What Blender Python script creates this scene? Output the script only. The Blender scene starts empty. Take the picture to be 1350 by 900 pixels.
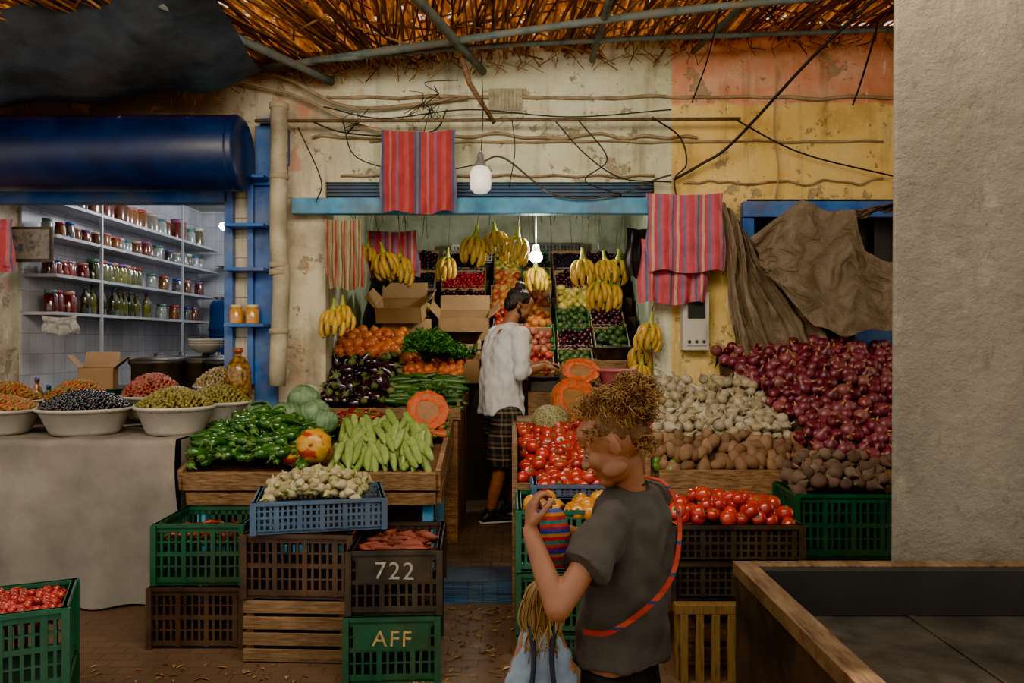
import bpy, math, random, time
import numpy as np
from mathutils import Vector, Matrix, noise as mnoise
random.seed(7); np.random.seed(7)
rnd=random.random
T0=time.time()
def U(a,b): return a+(b-a)*random.random()
SC=bpy.context.scene
# ------------------------------------------------------------------ materials
def lin(h):
    if not isinstance(h,str): return tuple(h)+((1,) if len(h)==3 else ())
    h=h.lstrip('#'); o=[]
    for i in (0,2,4):
        c=int(h[i:i+2],16)/255
        o.append(c/12.92 if c<=.04045 else ((c+.055)/1.055)**2.4)
    return tuple(o)+(1,)
def newmat(name):
    m=bpy.data.materials.new(name); m.use_nodes=True
    nt=m.node_tree; b=nt.nodes['Principled BSDF']
    return m,nt,b
def ramp(nt,fac,cols,const=False,pos=None):
    r=nt.nodes.new('ShaderNodeValToRGB'); cr=r.color_ramp
    if const: cr.interpolation='CONSTANT'
    n=len(cols)
    while len(cr.elements)<n: cr.elements.new(.5)
    for i,c in enumerate(cols):
        p=pos[i] if pos else (i/n if const else i/max(1,n-1))
        cr.elements[i].position=p
    for i,c in enumerate(cols): cr.elements[i].color=lin(c)
    nt.links.new(fac,r.inputs[0]); return r.outputs[0]
def noise(nt,scale,detail=4,vec=None,rough=.6):
    n=nt.nodes.new('ShaderNodeTexNoise'); n.inputs['Scale'].default_value=scale
    n.inputs['Detail'].default_value=detail; n.inputs['Roughness'].default_value=rough
    if vec is not None: nt.links.new(vec,n.inputs['Vector'])
    return n.outputs['Fac']
def coord(nt,scale=None,which='Object'):
    t=nt.nodes.new('ShaderNodeTexCoord')
    if scale is None: return t.outputs[which]
    mp=nt.nodes.new('ShaderNodeMapping'); mp.inputs['Scale'].default_value=scale
    nt.links.new(t.outputs[which],mp.inputs['Vector']); return mp.outputs[0]
def mix(nt,fac,a,b,mode='MIX'):
    m=nt.nodes.new('ShaderNodeMix'); m.data_type='RGBA'; m.blend_type=mode
    for s,v in ((0,fac),(6,a),(7,b)):
        if isinstance(v,(int,float)): m.inputs[s].default_value=v
        elif isinstance(v,(str,tuple,list)): m.inputs[s].default_value=lin(v)
        else: nt.links.new(v,m.inputs[s])
    return m.outputs[2]
def maths(nt,op,a,b=0,c=None):
    m=nt.nodes.new('ShaderNodeMath'); m.operation=op
    for i,v in enumerate((a,b,c)):
        if v is None: continue
        if isinstance(v,(int,float)): m.inputs[i].default_value=v
        else: nt.links.new(v,m.inputs[i])
    return m.outputs[0]
def bump(nt,b,h,strength=.3,dist=.01):
    bp=nt.nodes.new('ShaderNodeBump'); bp.inputs['Strength'].default_value=strength
    bp.inputs['Distance'].default_value=dist
    nt.links.new(h,bp.inputs['Height']); nt.links.new(bp.outputs[0],b.inputs['Normal'])
def M(name,cols,rough=.6,scale=8,bmp=0,bscale=None,island=False,metal=0,dirt=0,dirtcol='#3a2c1e',stretch=None,coat=0,sss=0,emis=None,estr=0):
    m,nt,b=newmat(name)
    if isinstance(cols,str): cols=[cols]
    vec=coord(nt,stretch)
    if len(cols)==1: out=None; b.inputs['Base Color'].default_value=lin(cols[0])
    elif island:
        g=nt.nodes.new('ShaderNodeNewGeometry'); out=ramp(nt,g.outputs['Random Per Island'],cols)
        n=noise(nt,scale,2,vec)
        out=mix(nt,.35,out,ramp(nt,n,['#555555','#ffffff'],pos=[.3,.7]),'MULTIPLY')
    else:
        n=noise(nt,scale,5,vec); k=len(cols)
        out=ramp(nt,n,cols,pos=[.3+.4*i/(k-1) for i in range(k)])
    if dirt:
        n2=noise(nt,3.1,6,coord(nt)); f=ramp(nt,n2,['#000000','#ffffff'],pos=[.42,.68])
        f=maths(nt,'MULTIPLY',f,dirt)
        out=mix(nt,f,out if out else cols[0],dirtcol)
    if out: nt.links.new(out,b.inputs['Base Color'])
    b.inputs['Roughness'].default_value=rough; b.inputs['Metallic'].default_value=metal
    if coat: b.inputs['Coat Weight'].default_value=coat
    if sss: b.inputs['Subsurface Weight'].default_value=sss; b.inputs['Subsurface Scale'].default_value=.01
    if emis: b.inputs['Emission Color'].default_value=lin(emis); b.inputs['Emission Strength'].default_value=estr
    if bmp: bump(nt,b,noise(nt,bscale or scale*3,5,vec),bmp)
    return m
def stripes(name,axis,period,cols,pos=None,rough=.85):
    m,nt,b=newmat(name)
    t=coord(nt); s=nt.nodes.new('ShaderNodeSeparateXYZ'); nt.links.new(t,s.inputs[0])
    f=maths(nt,'FRACT',maths(nt,'ADD',10,maths(nt,'DIVIDE',s.outputs[axis],period)))
    c=ramp(nt,f,cols,True,pos)
    n=noise(nt,6,4); c=mix(nt,.4,c,ramp(nt,n,['#808080','#ffffff'],pos=[.3,.7]),'MULTIPLY')
    nt.links.new(c,b.inputs['Base Color']); b.inputs['Roughness'].default_value=rough
    bump(nt,b,noise(nt,300,2),.2,.002)
    return m
# ------------------------------------------------------------------ mesh buffer
FC={}
def fcache(F):
    k=id(F)
    if k not in FC:
        FC[k]=(F,np.array([i for f in F for i in f],np.int64),np.array([len(f) for f in F],np.int64))
    return FC[k]
class MB:
    def __init__(s): s.v=[];s.fl=[];s.ft=[];s.m=[];s.n=0;s.s=[]
    def add(s,tm,mat4=None,mi=None,smooth=True):
        V,F=tm[0],tm[1]; MI=tm[2] if len(tm)>2 else None
        V=np.asarray(V,float)
        if mat4 is not None: V=V@mat4[:3,:3].T+mat4[:3,3]
        _,fl,ft=fcache(F)
        s.v.append(V); s.fl.append(fl+s.n); s.ft.append(ft); k=len(ft)
        if mi is not None: s.m.append(np.full(k,mi,np.int32))
        elif MI is not None: s.m.append(np.array(MI,np.int32))
        else: s.m.append(np.zeros(k,np.int32))
        s.s.append(np.full(k,smooth,bool)); s.n+=len(V); return s
    def obj(s,name,mats,loc=(0,0,0),rotz=0,parent=None,bevel=0,rot=None):
        me=bpy.data.meshes.new(name)
        V=np.vstack(s.v).astype(np.float32); fl=np.concatenate(s.fl).astype(np.int32); ft=np.concatenate(s.ft)
        me.vertices.add(len(V)); me.vertices.foreach_set('co',V.ravel())
        me.loops.add(len(fl)); me.loops.foreach_set('vertex_index',fl)
        me.polygons.add(len(ft)); st=np.concatenate([[0],np.cumsum(ft)[:-1]]).astype(np.int32)
        me.polygons.foreach_set('loop_start',st)
        if not isinstance(mats,(list,tuple)): mats=[mats]
        for m in mats: me.materials.append(m)
        me.polygons.foreach_set('material_index',np.concatenate(s.m)); me.polygons.foreach_set('use_smooth',np.concatenate(s.s))
        me.update(calc_edges=True)
        o=bpy.data.objects.new(name,me); SC.collection.objects.link(o)
        o.location=loc; o.rotation_euler=rot if rot else (0,0,rotz)
        if parent: o.parent=parent
        if bevel:
            bv=o.modifiers.new('b','BEVEL'); bv.width=bevel; bv.segments=2; bv.limit_method='ANGLE'
        return o
def rotm(rx=0,ry=0,rz=0):
    cx,sx,cy,sy,cz,sz=math.cos(rx),math.sin(rx),math.cos(ry),math.sin(ry),math.cos(rz),math.sin(rz)
    X=np.array([[1,0,0],[0,cx,-sx],[0,sx,cx]]);Y=np.array([[cy,0,sy],[0,1,0],[-sy,0,cy]]);Z=np.array([[cz,-sz,0],[sz,cz,0],[0,0,1]])
    return Z@Y@X
def T(loc=(0,0,0),rot=(0,0,0),sc=1):
    m=np.eye(4); r=rot if isinstance(rot,np.ndarray) else rotm(*rot)
    s=np.diag([sc]*3) if isinstance(sc,(int,float)) else np.diag(sc)
    m[:3,:3]=r@s; m[:3,3]=loc; return m
BF=[(0,3,2,1),(4,5,6,7),(0,1,5,4),(1,2,6,5),(2,3,7,6),(3,0,4,7)]
def box(x0,x1,y0,y1,z0,z1):
    return (np.array([(x0,y0,z0),(x1,y0,z0),(x1,y1,z0),(x0,y1,z0),(x0,y0,z1),(x1,y0,z1),(x1,y1,z1),(x0,y1,z1)],float),BF)
def lathe(prof,seg=12,mis=None):
    V=[];F=[];MI=[];rings=[]
    for r,z in prof:
        if r<1e-5: rings.append([len(V)]); V.append((0,0,z))
        else:
            rings.append(list(range(len(V),len(V)+seg)))
            for i in range(seg):
                a=2*math.pi*i/seg; V.append((r*math.cos(a),r*math.sin(a),z))
    for k in range(len(rings)-1):
        A_,B_=rings[k],rings[k+1]; mi=mis[k] if mis else 0
        for i in range(seg):
            j=(i+1)%seg
            if len(A_)==1 and len(B_)==1: continue
            if len(A_)==1: F.append((A_[0],B_[j],B_[i]))
            elif len(B_)==1: F.append((A_[i],A_[j],B_[0]))
            else: F.append((A_[i],A_[j],B_[j],B_[i]))
            MI.append(mi)
    return (np.array(V,float),F,MI)
def ball(r=1,seg=10,rings=7,sc=(1,1,1)):
    t=lathe([(r*math.sin(math.pi*i/rings) if 0<i<rings else 0,-r*math.cos(math.pi*i/rings)) for i in range(rings+1)],seg)
    return (t[0]*np.array(sc),t[1],t[2])
TF={}
def tube(path,rad,seg=8,mi=0,caps=True):
    P=[np.array(p,float) for p in path]; n=len(P)
    if isinstance(rad,(int,float)): rad=[rad]*n
    t0=P[1]-P[0]; t0/=np.linalg.norm(t0)+1e-9
    up=np.array([0,0,1.]) if abs(t0[2])<.9 else np.array([1.,0,0])
    u=np.cross(t0,up); u/=np.linalg.norm(u)
    an=np.arange(seg)*2*math.pi/seg; ca=np.cos(an)[:,None]; sa=np.sin(an)[:,None]; V=[]
    for k in range(n):
        t=(P[min(k+1,n-1)]-P[max(k-1,0)]); t/=np.linalg.norm(t)+1e-9
        u=u-t*np.dot(u,t); u/=np.linalg.norm(u)+1e-9; w=np.cross(t,u)
        V.append(P[k]+rad[k]*(ca*u+sa*w))
    key=(n,seg,caps)
    if key not in TF:
        F=[]
        for k in range(n-1):
            for i in range(seg):
                j=(i+1)%seg; F.append((k*seg+i,k*seg+j,(k+1)*seg+j,(k+1)*seg+i))
        if caps:
            F.append(tuple(range(seg-1,-1,-1))); F.append(tuple((n-1)*seg+i for i in range(seg)))
        TF[key]=F
    F=TF[key]
    return (np.vstack(V),F,[mi]*len(F))
def grid(fn,nu,nv):
    V=[fn(i/nu,j/nv) for j in range(nv+1) for i in range(nu+1)]
    F=[(j*(nu+1)+i,j*(nu+1)+i+1,(j+1)*(nu+1)+i+1,(j+1)*(nu+1)+i) for j in range(nv) for i in range(nu)]
    return (np.array(V,float),F)
def lump(t,amp,sc,seed=0):
    V=t[0].copy()
    for i in range(len(V)):
        n=mnoise.noise(Vector(V[i]*sc)+Vector((seed*7.3,seed,2))); V[i]*=1+amp*n
    return (V,)+tuple(t[1:])
def one(tm,name,mats,**k):
    return MB().add(tm,smooth=k.pop('smooth',True)).obj(name,mats,**k)
def boxes(name,L,mats,**k):
    mb=MB()
    for b in L:
        if len(b)==7: mb.add(box(*b[:6]),mi=b[6],smooth=False)
        else: mb.add(box(*b),smooth=False)
    return mb.obj(name,mats,**k)
def polyline(pts,x):
    for (a,b),(c,d) in zip(pts,pts[1:]):
        if a<=x<=c: return b+(d-b)*(x-a)/(c-a)
    return pts[-1][1] if x>pts[-1][0] else pts[0][1]
def smoothpath(pts,n=6):
    P=[np.array(p,float) for p in pts]; P=[2*P[0]-P[1]]+P+[2*P[-1]-P[-2]]; o=[]
    for i in range(1,len(P)-2):
        for k in range(n):
            t=k/n; a,b,c,d=P[i-1],P[i],P[i+1],P[i+2]
            o.append(.5*((2*b)+(-a+c)*t+(2*a-5*b+4*c-d)*t*t+(-a+3*b-3*c+d)*t**3))
    o.append(P[-2]); return o
# ------------------------------------------------------------------ camera / world
cam=bpy.data.cameras.new('camera'); co=bpy.data.objects.new('camera',cam); SC.collection.objects.link(co)
cam.sensor_width=36; cam.lens=28; co.location=(0,0,1.5); co.rotation_euler=(math.pi/2,0,0); SC.camera=co
w=bpy.data.worlds.new('sky'); SC.world=w; w.use_nodes=True
bg=w.node_tree.nodes['Background']; bg.inputs[0].default_value=(1,.90,.76,1); bg.inputs[1].default_value=.72
SC.view_settings.view_transform='AgX'
try: SC.view_settings.look='AgX - Punchy'
except Exception: pass
SC.view_settings.exposure=1.42
def light(name,kind,loc,power,col=(1,1,1),size=.1,rot=None,sy=None):
    l=bpy.data.lights.new(name,kind); l.energy=power; l.color=col
    if kind=='AREA':
        l.size=size
        if sy: l.shape='RECTANGLE'; l.size_y=sy
    elif kind=='SUN': l.angle=size
    else: l.shadow_soft_size=size
    o=bpy.data.objects.new(name,l); SC.collection.objects.link(o); o.location=loc
    if rot: o.rotation_euler=rot
    return o
# ------------------------------------------------------------------ common materials
wood=M('old_wood',['#4d3521','#7a5939','#9a744c'],.75,14,.5,40,stretch=(1,6,6),dirt=.6,dirtcol='#2c2016')
woodX=M('crate_wood',['#4f3a26','#77593a','#94734c'],.8,9,.5,40,stretch=(1,5,12),dirt=.6,dirtcol='#2c2016')
cardboard=M('cardboard',['#8f6c45','#b08a5e'],.85,6,.1,dirt=.3)
black=M('black_plastic',['#151313','#2a2624'],.45,10,dirt=.5,dirtcol='#55452f')
brownblk=M('dark_brown_plastic',['#241812','#3d2a20'],.5,10,dirt=.6,dirtcol='#5b4531')
greenp=M('green_plastic',['#0a3826','#145238'],.45,7,dirt=.5)
green2=M('teal_green_plastic',['#124834','#1d6048'],.45,7,dirt=.4)
bluep=M('blue_grey_plastic',['#2d4560','#466583'],.5,7,dirt=.5)
bluepaint=M('blue_paint',['#0d3a7c','#1a57a3','#1e6bb5'],.5,6,.25,30,dirt=.7,dirtcol='#6a6f74')
bluepale=M('pale_blue_paint',['#1f6fa0','#3d93bd','#5aa3c0'],.6,6,.25,30,dirt=.7,dirtcol='#57503f')
deepblue=M('roller_blue_paint',['#051a40','#092858'],.38,5,.1,20,dirt=.45,dirtcol='#0c1220')
whitep=M('white_plastic',['#b4ac9e','#c8c2b5'],.35,5,dirt=.3)
wirem=M('black_cable','#0c0c0c',.6)
rust=M('rusty_pipe',['#4a3a2c','#7a6248'],.7,20,.2,metal=.3)
# ------------------------------------------------------------------ facade wall
def wallmat():
    m,nt,b=newmat('painted_plaster')
    g=nt.nodes.new('ShaderNodeNewGeometry'); s=nt.nodes.new('ShaderNodeSeparateXYZ'); nt.links.new(g.outputs['Position'],s.inputs[0])
    pos=g.outputs['Position']
    jit=maths(nt,'MULTIPLY',maths(nt,'SUBTRACT',noise(nt,5,5,pos),.5),.12)
    X=maths(nt,'ADD',s.outputs[0],maths(nt,'MULTIPLY',jit,.25)); Z=maths(nt,'ADD',s.outputs[2],jit)
    pale=ramp(nt,noise(nt,1.7,6,pos),['#989a74','#c6c6a2','#d6d6ba','#b0bd9e'],pos=[.25,.40,.55,.70])
    yel=ramp(nt,noise(nt,2.2,6,pos),['#c0923e','#dfba62','#e6cb82'],pos=[.28,.45,.68])
    ora=ramp(nt,noise(nt,2.6,6,pos),['#b86a42','#d58a60','#d9aa86'],pos=[.3,.48,.66])
    stain=ramp(nt,noise(nt,2.0,6,pos),['#64513a','#a89678','#cfc4a6'],pos=[.3,.44,.58])
    def st(v,th,wd=.01):
        mr=nt.nodes.new('ShaderNodeMapRange'); mr.inputs[1].default_value=th-wd; mr.inputs[2].default_value=th+wd
        nt.links.new(v,mr.inputs[0]); return mr.outputs[0]
    right=mix(nt,st(Z,3.17),yel,ora)
    c=mix(nt,st(X,1.12),pale,right)
    c=mix(nt,maths(nt,'SUBTRACT',1,st(X,-1.25,.25)),c,stain)
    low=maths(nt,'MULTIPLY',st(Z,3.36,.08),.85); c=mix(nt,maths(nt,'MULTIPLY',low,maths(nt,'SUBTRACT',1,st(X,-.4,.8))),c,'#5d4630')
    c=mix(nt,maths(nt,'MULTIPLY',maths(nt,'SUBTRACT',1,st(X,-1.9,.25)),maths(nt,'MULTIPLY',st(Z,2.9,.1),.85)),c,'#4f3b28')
    pe=ramp(nt,noise(nt,3.3,8,pos,.7),['#000000','#ffffff'],pos=[.58,.61]); c=mix(nt,maths(nt,'MULTIPLY',pe,.85),c,'#9c8765')
    sv=nt.nodes.new('ShaderNodeMapping'); sv.inputs['Scale'].default_value=(5,5,.6); nt.links.new(pos,sv.inputs[0])
    dr=ramp(nt,noise(nt,1.6,6,sv.outputs[0]),['#000000','#ffffff'],pos=[.52,.72]); c=mix(nt,maths(nt,'MULTIPLY',dr,.6),c,'#5a4832')
    cr=ramp(nt,noise(nt,11,9,pos,.75),['#000000','#ffffff'],pos=[.60,.63]); c=mix(nt,maths(nt,'MULTIPLY',cr,.7),c,'#5f4c34')
    wp=ramp(nt,noise(nt,6,7,sv.outputs[0],.7),['#000000','#ffffff'],pos=[.62,.65]); c=mix(nt,maths(nt,'MULTIPLY',wp,.5),c,'#e6dfc8')
    pk=ramp(nt,noise(nt,4.5,5,pos,.5),['#000000','#ffffff'],pos=[.60,.68])
    c=mix(nt,maths(nt,'MULTIPLY',pk,maths(nt,'MULTIPLY',.7,maths(nt,'SUBTRACT',1,st(X,-1.0,.2)))),c,'#c07a60')
    nt.links.new(c,b.inputs['Base Color']); b.inputs['Roughness'].default_value=.9
    bump(nt,b,maths(nt,'ADD',noise(nt,9,8,pos,.7),maths(nt,'MULTIPLY',pe,-.4)),.7,.035)
    return m
WM=wallmat()
wl=[(-4.6,-1.97,5.6,5.85,2.57,3.72),(-1.97,-1.31,5.6,5.85,0,3.72),(-1.31,1.0,5.6,5.85,2.62,3.72),(1.0,1.65,5.6,5.85,0,3.72),(1.65,3.2,5.6,5.85,2.5,3.72),(3.2,6.2,5.6,5.85,0,3.72),(-4.6,-3.62,5.6,5.85,0,2.57)]
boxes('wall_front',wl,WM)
mb=MB()
def rag(z,x0,x1,amp,r,y=5.58,n=40):
    return tube([(x0+(x1-x0)*i/n,y,z+amp*mnoise.noise(Vector((i*.35,z*9,0)))) for i in range(n+1)],[r*(1+.5*mnoise.noise(Vector((i*.7,z,3)))) for i in range(n+1)],6)
mb.add(rag(3.21,-1.3,2.9,.03,.012)); mb.add(rag(2.93,-1.4,1.3,.05,.011)); mb.add(rag(2.9,-1.0,2.6,.02,.008)); mb.add(rag(2.66,-1.2,1.0,.02,.008)); mb.add(rag(2.62,1.2,2.6,.03,.007))
mb.add(tube(smoothpath([(-1.9,5.5,3.3),(-1.5,5.52,3.2),(-1.0,5.52,2.98),(-.4,5.55,2.92)]),.012,6))
mb.add(tube(smoothpath([(-2.6,5.5,3.32),(-2.1,5.45,3.38),(-1.6,5.5,3.33),(-1.1,5.52,3.12),(-.3,5.55,3.2)]),.013,6))
mb.obj('old_cable_conduit',M('conduit_plastered',['#6e5a41','#a28e6c'],.9,10))
boxes('wall_vent',[(-.16,.07,5.57,5.6,3.1,3.27)]+[(-.145+.026*i,-.13+.026*i,5.56,5.57,3.115,3.255) for i in range(8)],M('vent',['#a8a286','#7d765c'],.8,20))
# ------------------------------------------------------------------ floor
def floormat(name,c1,c2,mortar,scale,wet=.55,dust=.6,dustc='#7d6650'):
    m,nt,b=newmat(name); br=nt.nodes.new('ShaderNodeTexBrick'); nt.links.new(coord(nt),br.inputs['Vector'])
    br.inputs['Scale'].default_value=scale; br.inputs['Color1'].default_value=lin(c1); br.inputs['Color2'].default_value=lin(c2); br.inputs['Mortar'].default_value=lin(mortar)
    br.inputs['Mortar Size'].default_value=.012; br.inputs['Mortar Smooth'].default_value=.6
    n=ramp(nt,noise(nt,4,8,None,.7),['#3f3022','#ffffff'],pos=[.3,.62]); c=mix(nt,.8,br.outputs[0],n,'MULTIPLY')
    c=mix(nt,maths(nt,'MULTIPLY',ramp(nt,noise(nt,1.6,7),['#000000','#ffffff'],pos=[.36,.6]),dust),c,dustc)
    c=mix(nt,maths(nt,'MULTIPLY',ramp(nt,noise(nt,9,8,None,.8),['#000000','#ffffff'],pos=[.54,.7]),.7),c,'#2c2118')
    nt.links.new(c,b.inputs['Base Color']); b.inputs['Roughness'].default_value=wet
    bump(nt,b,maths(nt,'ADD',noise(nt,14,8),maths(nt,'MULTIPLY',br.outputs['Fac'],-.4)),.5,.012)
    return m
boxes('floor',[(-8,8,-4,10,-.1,0)],floormat('street_paving','#64493a','#563f32','#2b2018',3.2,.5,.6,'#625040'))
FB=floormat('blue_step_tiles','#24537f','#3f6580','#2a3036',6,.4,.35,'#544c42')
FT=floormat('shop_floor_tiles','#66564a','#7a6958','#2f261e',4,.5,.4,'#655446')
boxes('step',[(-1.3,1.0,4.85,9.0,.001,.155,1),(-1.3,1.0,4.55,4.85,.001,.13,0)],[FB,FT])
mb=MB()
for i in range(420):
    q=i%3
    x,y=(U(-.5,.15),U(3.3,4.5)) if q<2 else (U(-1.95,-.9),U(3.0,3.7))
    s=U(.006,.026)
    mb.add((np.array([(-s,0,0),(0,-s*.3,.004),(s*1.3,0,.002),(0,s*.35,.006)]),[(0,1,2,3)]),T((x,y,.004),(0,0,U(0,6.28))))
mb.obj('floor_debris',M('debris',['#4c5a24','#8a7a45','#a06a3a','#3c2a1c','#b09a70'],.8,island=True))
# ------------------------------------------------------------------ reed ceiling
CZ=lambda x:3.47+.06*x
mb=MB()
x=-5.2
while x<4.6:
    x+=U(.011,.028)
    if rnd()<.06: x+=U(.01,.05)
    y0=U(3.0,3.9); y1=U(5.5,5.6); sk=U(-.14,.14)+(.25 if x<-1 else -.12); r=U(.005,.010); z=CZ(x)+U(0,.05)
    mb.add(tube([(x-sk,y0,z+U(-.01,.02)),(x+U(-.03,.03),(y0+y1)/2,z+U(-.02,.03)),(x+sk,y1,z+U(0,.02))],r,5))
for i in range(420):
    x=U(-5,4.4); y=U(4.0,5.5); a=U(-.9,.9); L=U(.3,.8); z=CZ(x)+U(.02,.08); L=min(L,(5.6-y)/max(.2,math.cos(a)*.5))
    mb.add(tube([(x,y,z),(x+L*math.sin(a),y+L*math.cos(a)*.5,z+U(-.06,.03))],U(.004,.009),5))
for i in range(150):
    x=U(-3,3); z=CZ(x)
    mb.add(tube([(x,U(5.2,5.55),z+.02),(x+U(-.08,.08),5.5,z-U(.0,.05)),(x+U(-.15,.15),5.52,z-U(.04,.13))],U(.002,.005),4))
mb.obj('ceiling_reeds',M('reeds',['#5e3818','#9a6830','#c09050','#7a4a1e','#a87038','#4f2e14'],.6,30,island=True))
def thatch():
    m,nt,b=newmat('thatch_mat'); v=coord(nt,(14,1.6,1)); out=nt.nodes['Material Output']
    c=ramp(nt,noise(nt,3,6,v),['#3a1e0c','#8a4e20','#c88a40'],pos=[.36,.54,.7])
    df=nt.nodes.new('ShaderNodeBsdfDiffuse'); tr=nt.nodes.new('ShaderNodeBsdfTranslucent'); tp=nt.nodes.new('ShaderNodeBsdfTransparent')
    nt.links.new(c,df.inputs[0]); nt.links.new(c,tr.inputs[0])
    m1=nt.nodes.new('ShaderNodeMixShader'); m1.inputs[0].default_value=.38; nt.links.new(df.outputs[0],m1.inputs[1]); nt.links.new(tr.outputs[0],m1.inputs[2])
    h=ramp(nt,noise(nt,2.2,5,coord(nt,(9,2.2,1))),['#000000','#ffffff'],True,[0,.64])
    m2=nt.nodes.new('ShaderNodeMixShader'); nt.links.new(h,m2.inputs[0]); nt.links.new(m1.outputs[0],m2.inputs[1]); nt.links.new(tp.outputs[0],m2.inputs[2])
    nt.links.new(m2.outputs[0],out.inputs['Surface']); nt.nodes.remove(b); return m
one(grid(lambda u,v:(-6+12*u,2.6+3.0*v,CZ(-6+12*u)+.12),2,2),'ceiling',thatch())
mb=MB()
for P,r in [([(-1.75,5.4,3.34),(-.4,5.0,3.38),(.9,4.7,3.44),(3,4.4,3.53)],.026),([(-.62,4.0,3.38),(-.2,5.52,3.37)],.032),([(-1.9,4.3,3.33),(-1.25,5.52,3.3)],.03),([(.55,4.1,3.42),(.55,5.5,3.44)],.024),([(1.5,4.0,3.5),(1.25,5.5,3.5)],.022),([(-3.4,4.2,3.3),(-3.0,5.5,3.2)],.03),([(2.1,4.0,3.55),(2.7,5.5,3.57)],.024),([(-1.3,5.2,3.33),(.2,5.1,3.41),(3.2,5.2,3.56)],.018)]:
    q=smoothpath(P,5); mb.add(tube(q,[r*U(.85,1.1) for _ in q],8))
mb.obj('ceiling_poles',M('blue_grey_poles',['#3b4a4b','#5d6a66','#756a54'],.75,9,.3,dirt=.4))
one(tube([(-.33,5.2,3.36),(-.28,5.25,3.2),(-.12,5.4,2.98)],[.02,.018,.014],8),'hanging_stick',wood)
def tarp(u,v):
    x=-4.2+2.6*u; y=4.55+.55*v-.35*u*(1-v)
    zt=polyline([(0,3.12),(.35,3.25),(.62,3.38),(1,3.34)],u); zb=polyline([(0,3.04),(.3,2.98),(.6,3.04),(.85,3.10),(1,3.24)],u)
    z=zt+(zb-zt)*v-.10*math.sin(math.pi*v)*math.sin(math.pi*u)+.02*math.sin(u*19+v*6)+.03*mnoise.noise(Vector((u*5,v*3,1)))
    return (x,y,z)
one(grid(tarp,60,20),'shade_tarp',M('dark_tarp',['#1f2831','#3e4b58'],.7,5,.4,20,dirt=.4))
# ------------------------------------------------------------------ blue roller awning + door frame
r=.245
mb=MB(); mb.add(lathe([(0,0),(r-.03,0),(r-.01,.01),(r,.03),(r,3.0),(r-.03,3.02),(0,3.02)],40),T((-1.76,5.24,2.735),(0,-math.pi/2,0)))
mb.add(lathe([(r+.001,0),(r+.005,.006),(r+.005,.02),(r+.001,.026)],40),T((-1.79,5.24,2.735),(0,-math.pi/2,0)))
mb.obj('rolled_shutter',deepblue)
L=[(-1.99,-1.93,5.5,5.6,1.2,2.62),(-1.83,-1.79,5.5,5.6,1.2,2.62),(-1.79,-1.64,5.54,5.62,1.0,3.0),(-2.0,-1.58,5.5,5.61,2.58,2.64),(-4.2,-1.97,5.5,5.62,2.46,2.58)]
for z in (2.62,2.29,1.99,1.61): L.append((-1.95,-1.68,5.38,5.56,z-.012,z+.012))
for k in range(12):
    z=2.85+U(-.05,.12); L.append((-1.78+U(0,.15),-1.62+U(0,.06),5.55,5.6,z-.15,z+.1))
boxes('door_frame_blue',L,bluepaint,bevel=.004)
one(tube(smoothpath([(-1.585,5.42,3.12),(-1.585,5.42,2.9),(-1.59,5.42,2.2),(-1.57,5.42,1.9),(-1.60,5.42,1.2)],5),.058,16),'drain_pipe',M('cream_pipe',['#8c8164','#b8af92'],.6,5,dirt=.5))
mb=MB()
for z in (3.08,2.6,2.0,1.95,1.55): mb.add(lathe([(.058,0),(.067,.004),(.067,.035),(.058,.04)],16),T((-1.585,5.42,z)))
mb.obj('pipe_collar',M('collar',['#8a7c60','#a89a78'],.7))
def tilemat(name,c1,c2,mort,sc,rough=.25):
    m,nt,b=newmat(name); g=coord(nt); s=nt.nodes.new('ShaderNodeSeparateXYZ'); nt.links.new(g,s.inputs[0])
    cb=nt.nodes.new('ShaderNodeCombineXYZ'); nt.links.new(maths(nt,'ADD',s.outputs[0],s.outputs[1]),cb.inputs[0]); nt.links.new(s.outputs[2],cb.inputs[1])
    br=nt.nodes.new('ShaderNodeTexBrick'); nt.links.new(cb.outputs[0],br.inputs['Vector']); br.offset=0; br.inputs['Scale'].default_value=sc
    br.inputs['Brick Width'].default_value=.5; br.inputs['Row Height'].default_value=.5; br.inputs['Mortar Size'].default_value=.010
    br.inputs['Color1'].default_value=lin(c1); br.inputs['Color2'].default_value=lin(c2); br.inputs['Mortar'].default_value=lin(mort)
    c=mix(nt,.5,br.outputs[0],ramp(nt,noise(nt,4,5),['#777777','#ffffff'],pos=[.35,.65]),'MULTIPLY')
    nt.links.new(c,b.inputs['Base Color']); b.inputs['Roughness'].default_value=rough
    bump(nt,b,br.outputs['Fac'],.3,.003); return m
TW=tilemat('white_wall_tiles','#b6b5ba','#c2c2c4','#98979a',3.2)
boxes('trim_1',[(-1.93,-1.83,5.56,5.6,1.1,2.58)],tilemat('cream_tiles','#b9ae93','#c8bea4','#6d6148',3.6))
# ------------------------------------------------------------------ left shop
boxes('wall_left',[(-3.72,-3.6,5.85,9.3,0,3.0)],TW)
boxes('wall_back',[(-3.6,-1.97,9.2,9.3,0,3.0)],TW)
boxes('wall_partition',[(-1.97,-1.5,5.85,9.3,0,3.0)],TW)
boxes('ceiling_shop',[(-3.72,-1.5,5.85,9.3,3.0,3.05)],M('shop_ceiling','#8a877e',.8))
mb=MB()
for z in (2.54,2.29,2.0,1.72): mb.add(box(-3.6,-3.35,5.86,9.1,z-.022,z),smooth=False)
for y in (6.5,8.1): mb.add(box(-3.365,-3.345,y,y+.02,1.4,2.9),smooth=False)
mb.add(box(-3.34,-2.6,8.95,9.2,2.0,2.03),smooth=False); mb.add(box(-3.34,-2.6,8.95,9.2,2.35,2.38),smooth=False)
mb.obj('wall_shelves',M('shelf_white',['#8d9196','#a8a9aa'],.5,5))
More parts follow.
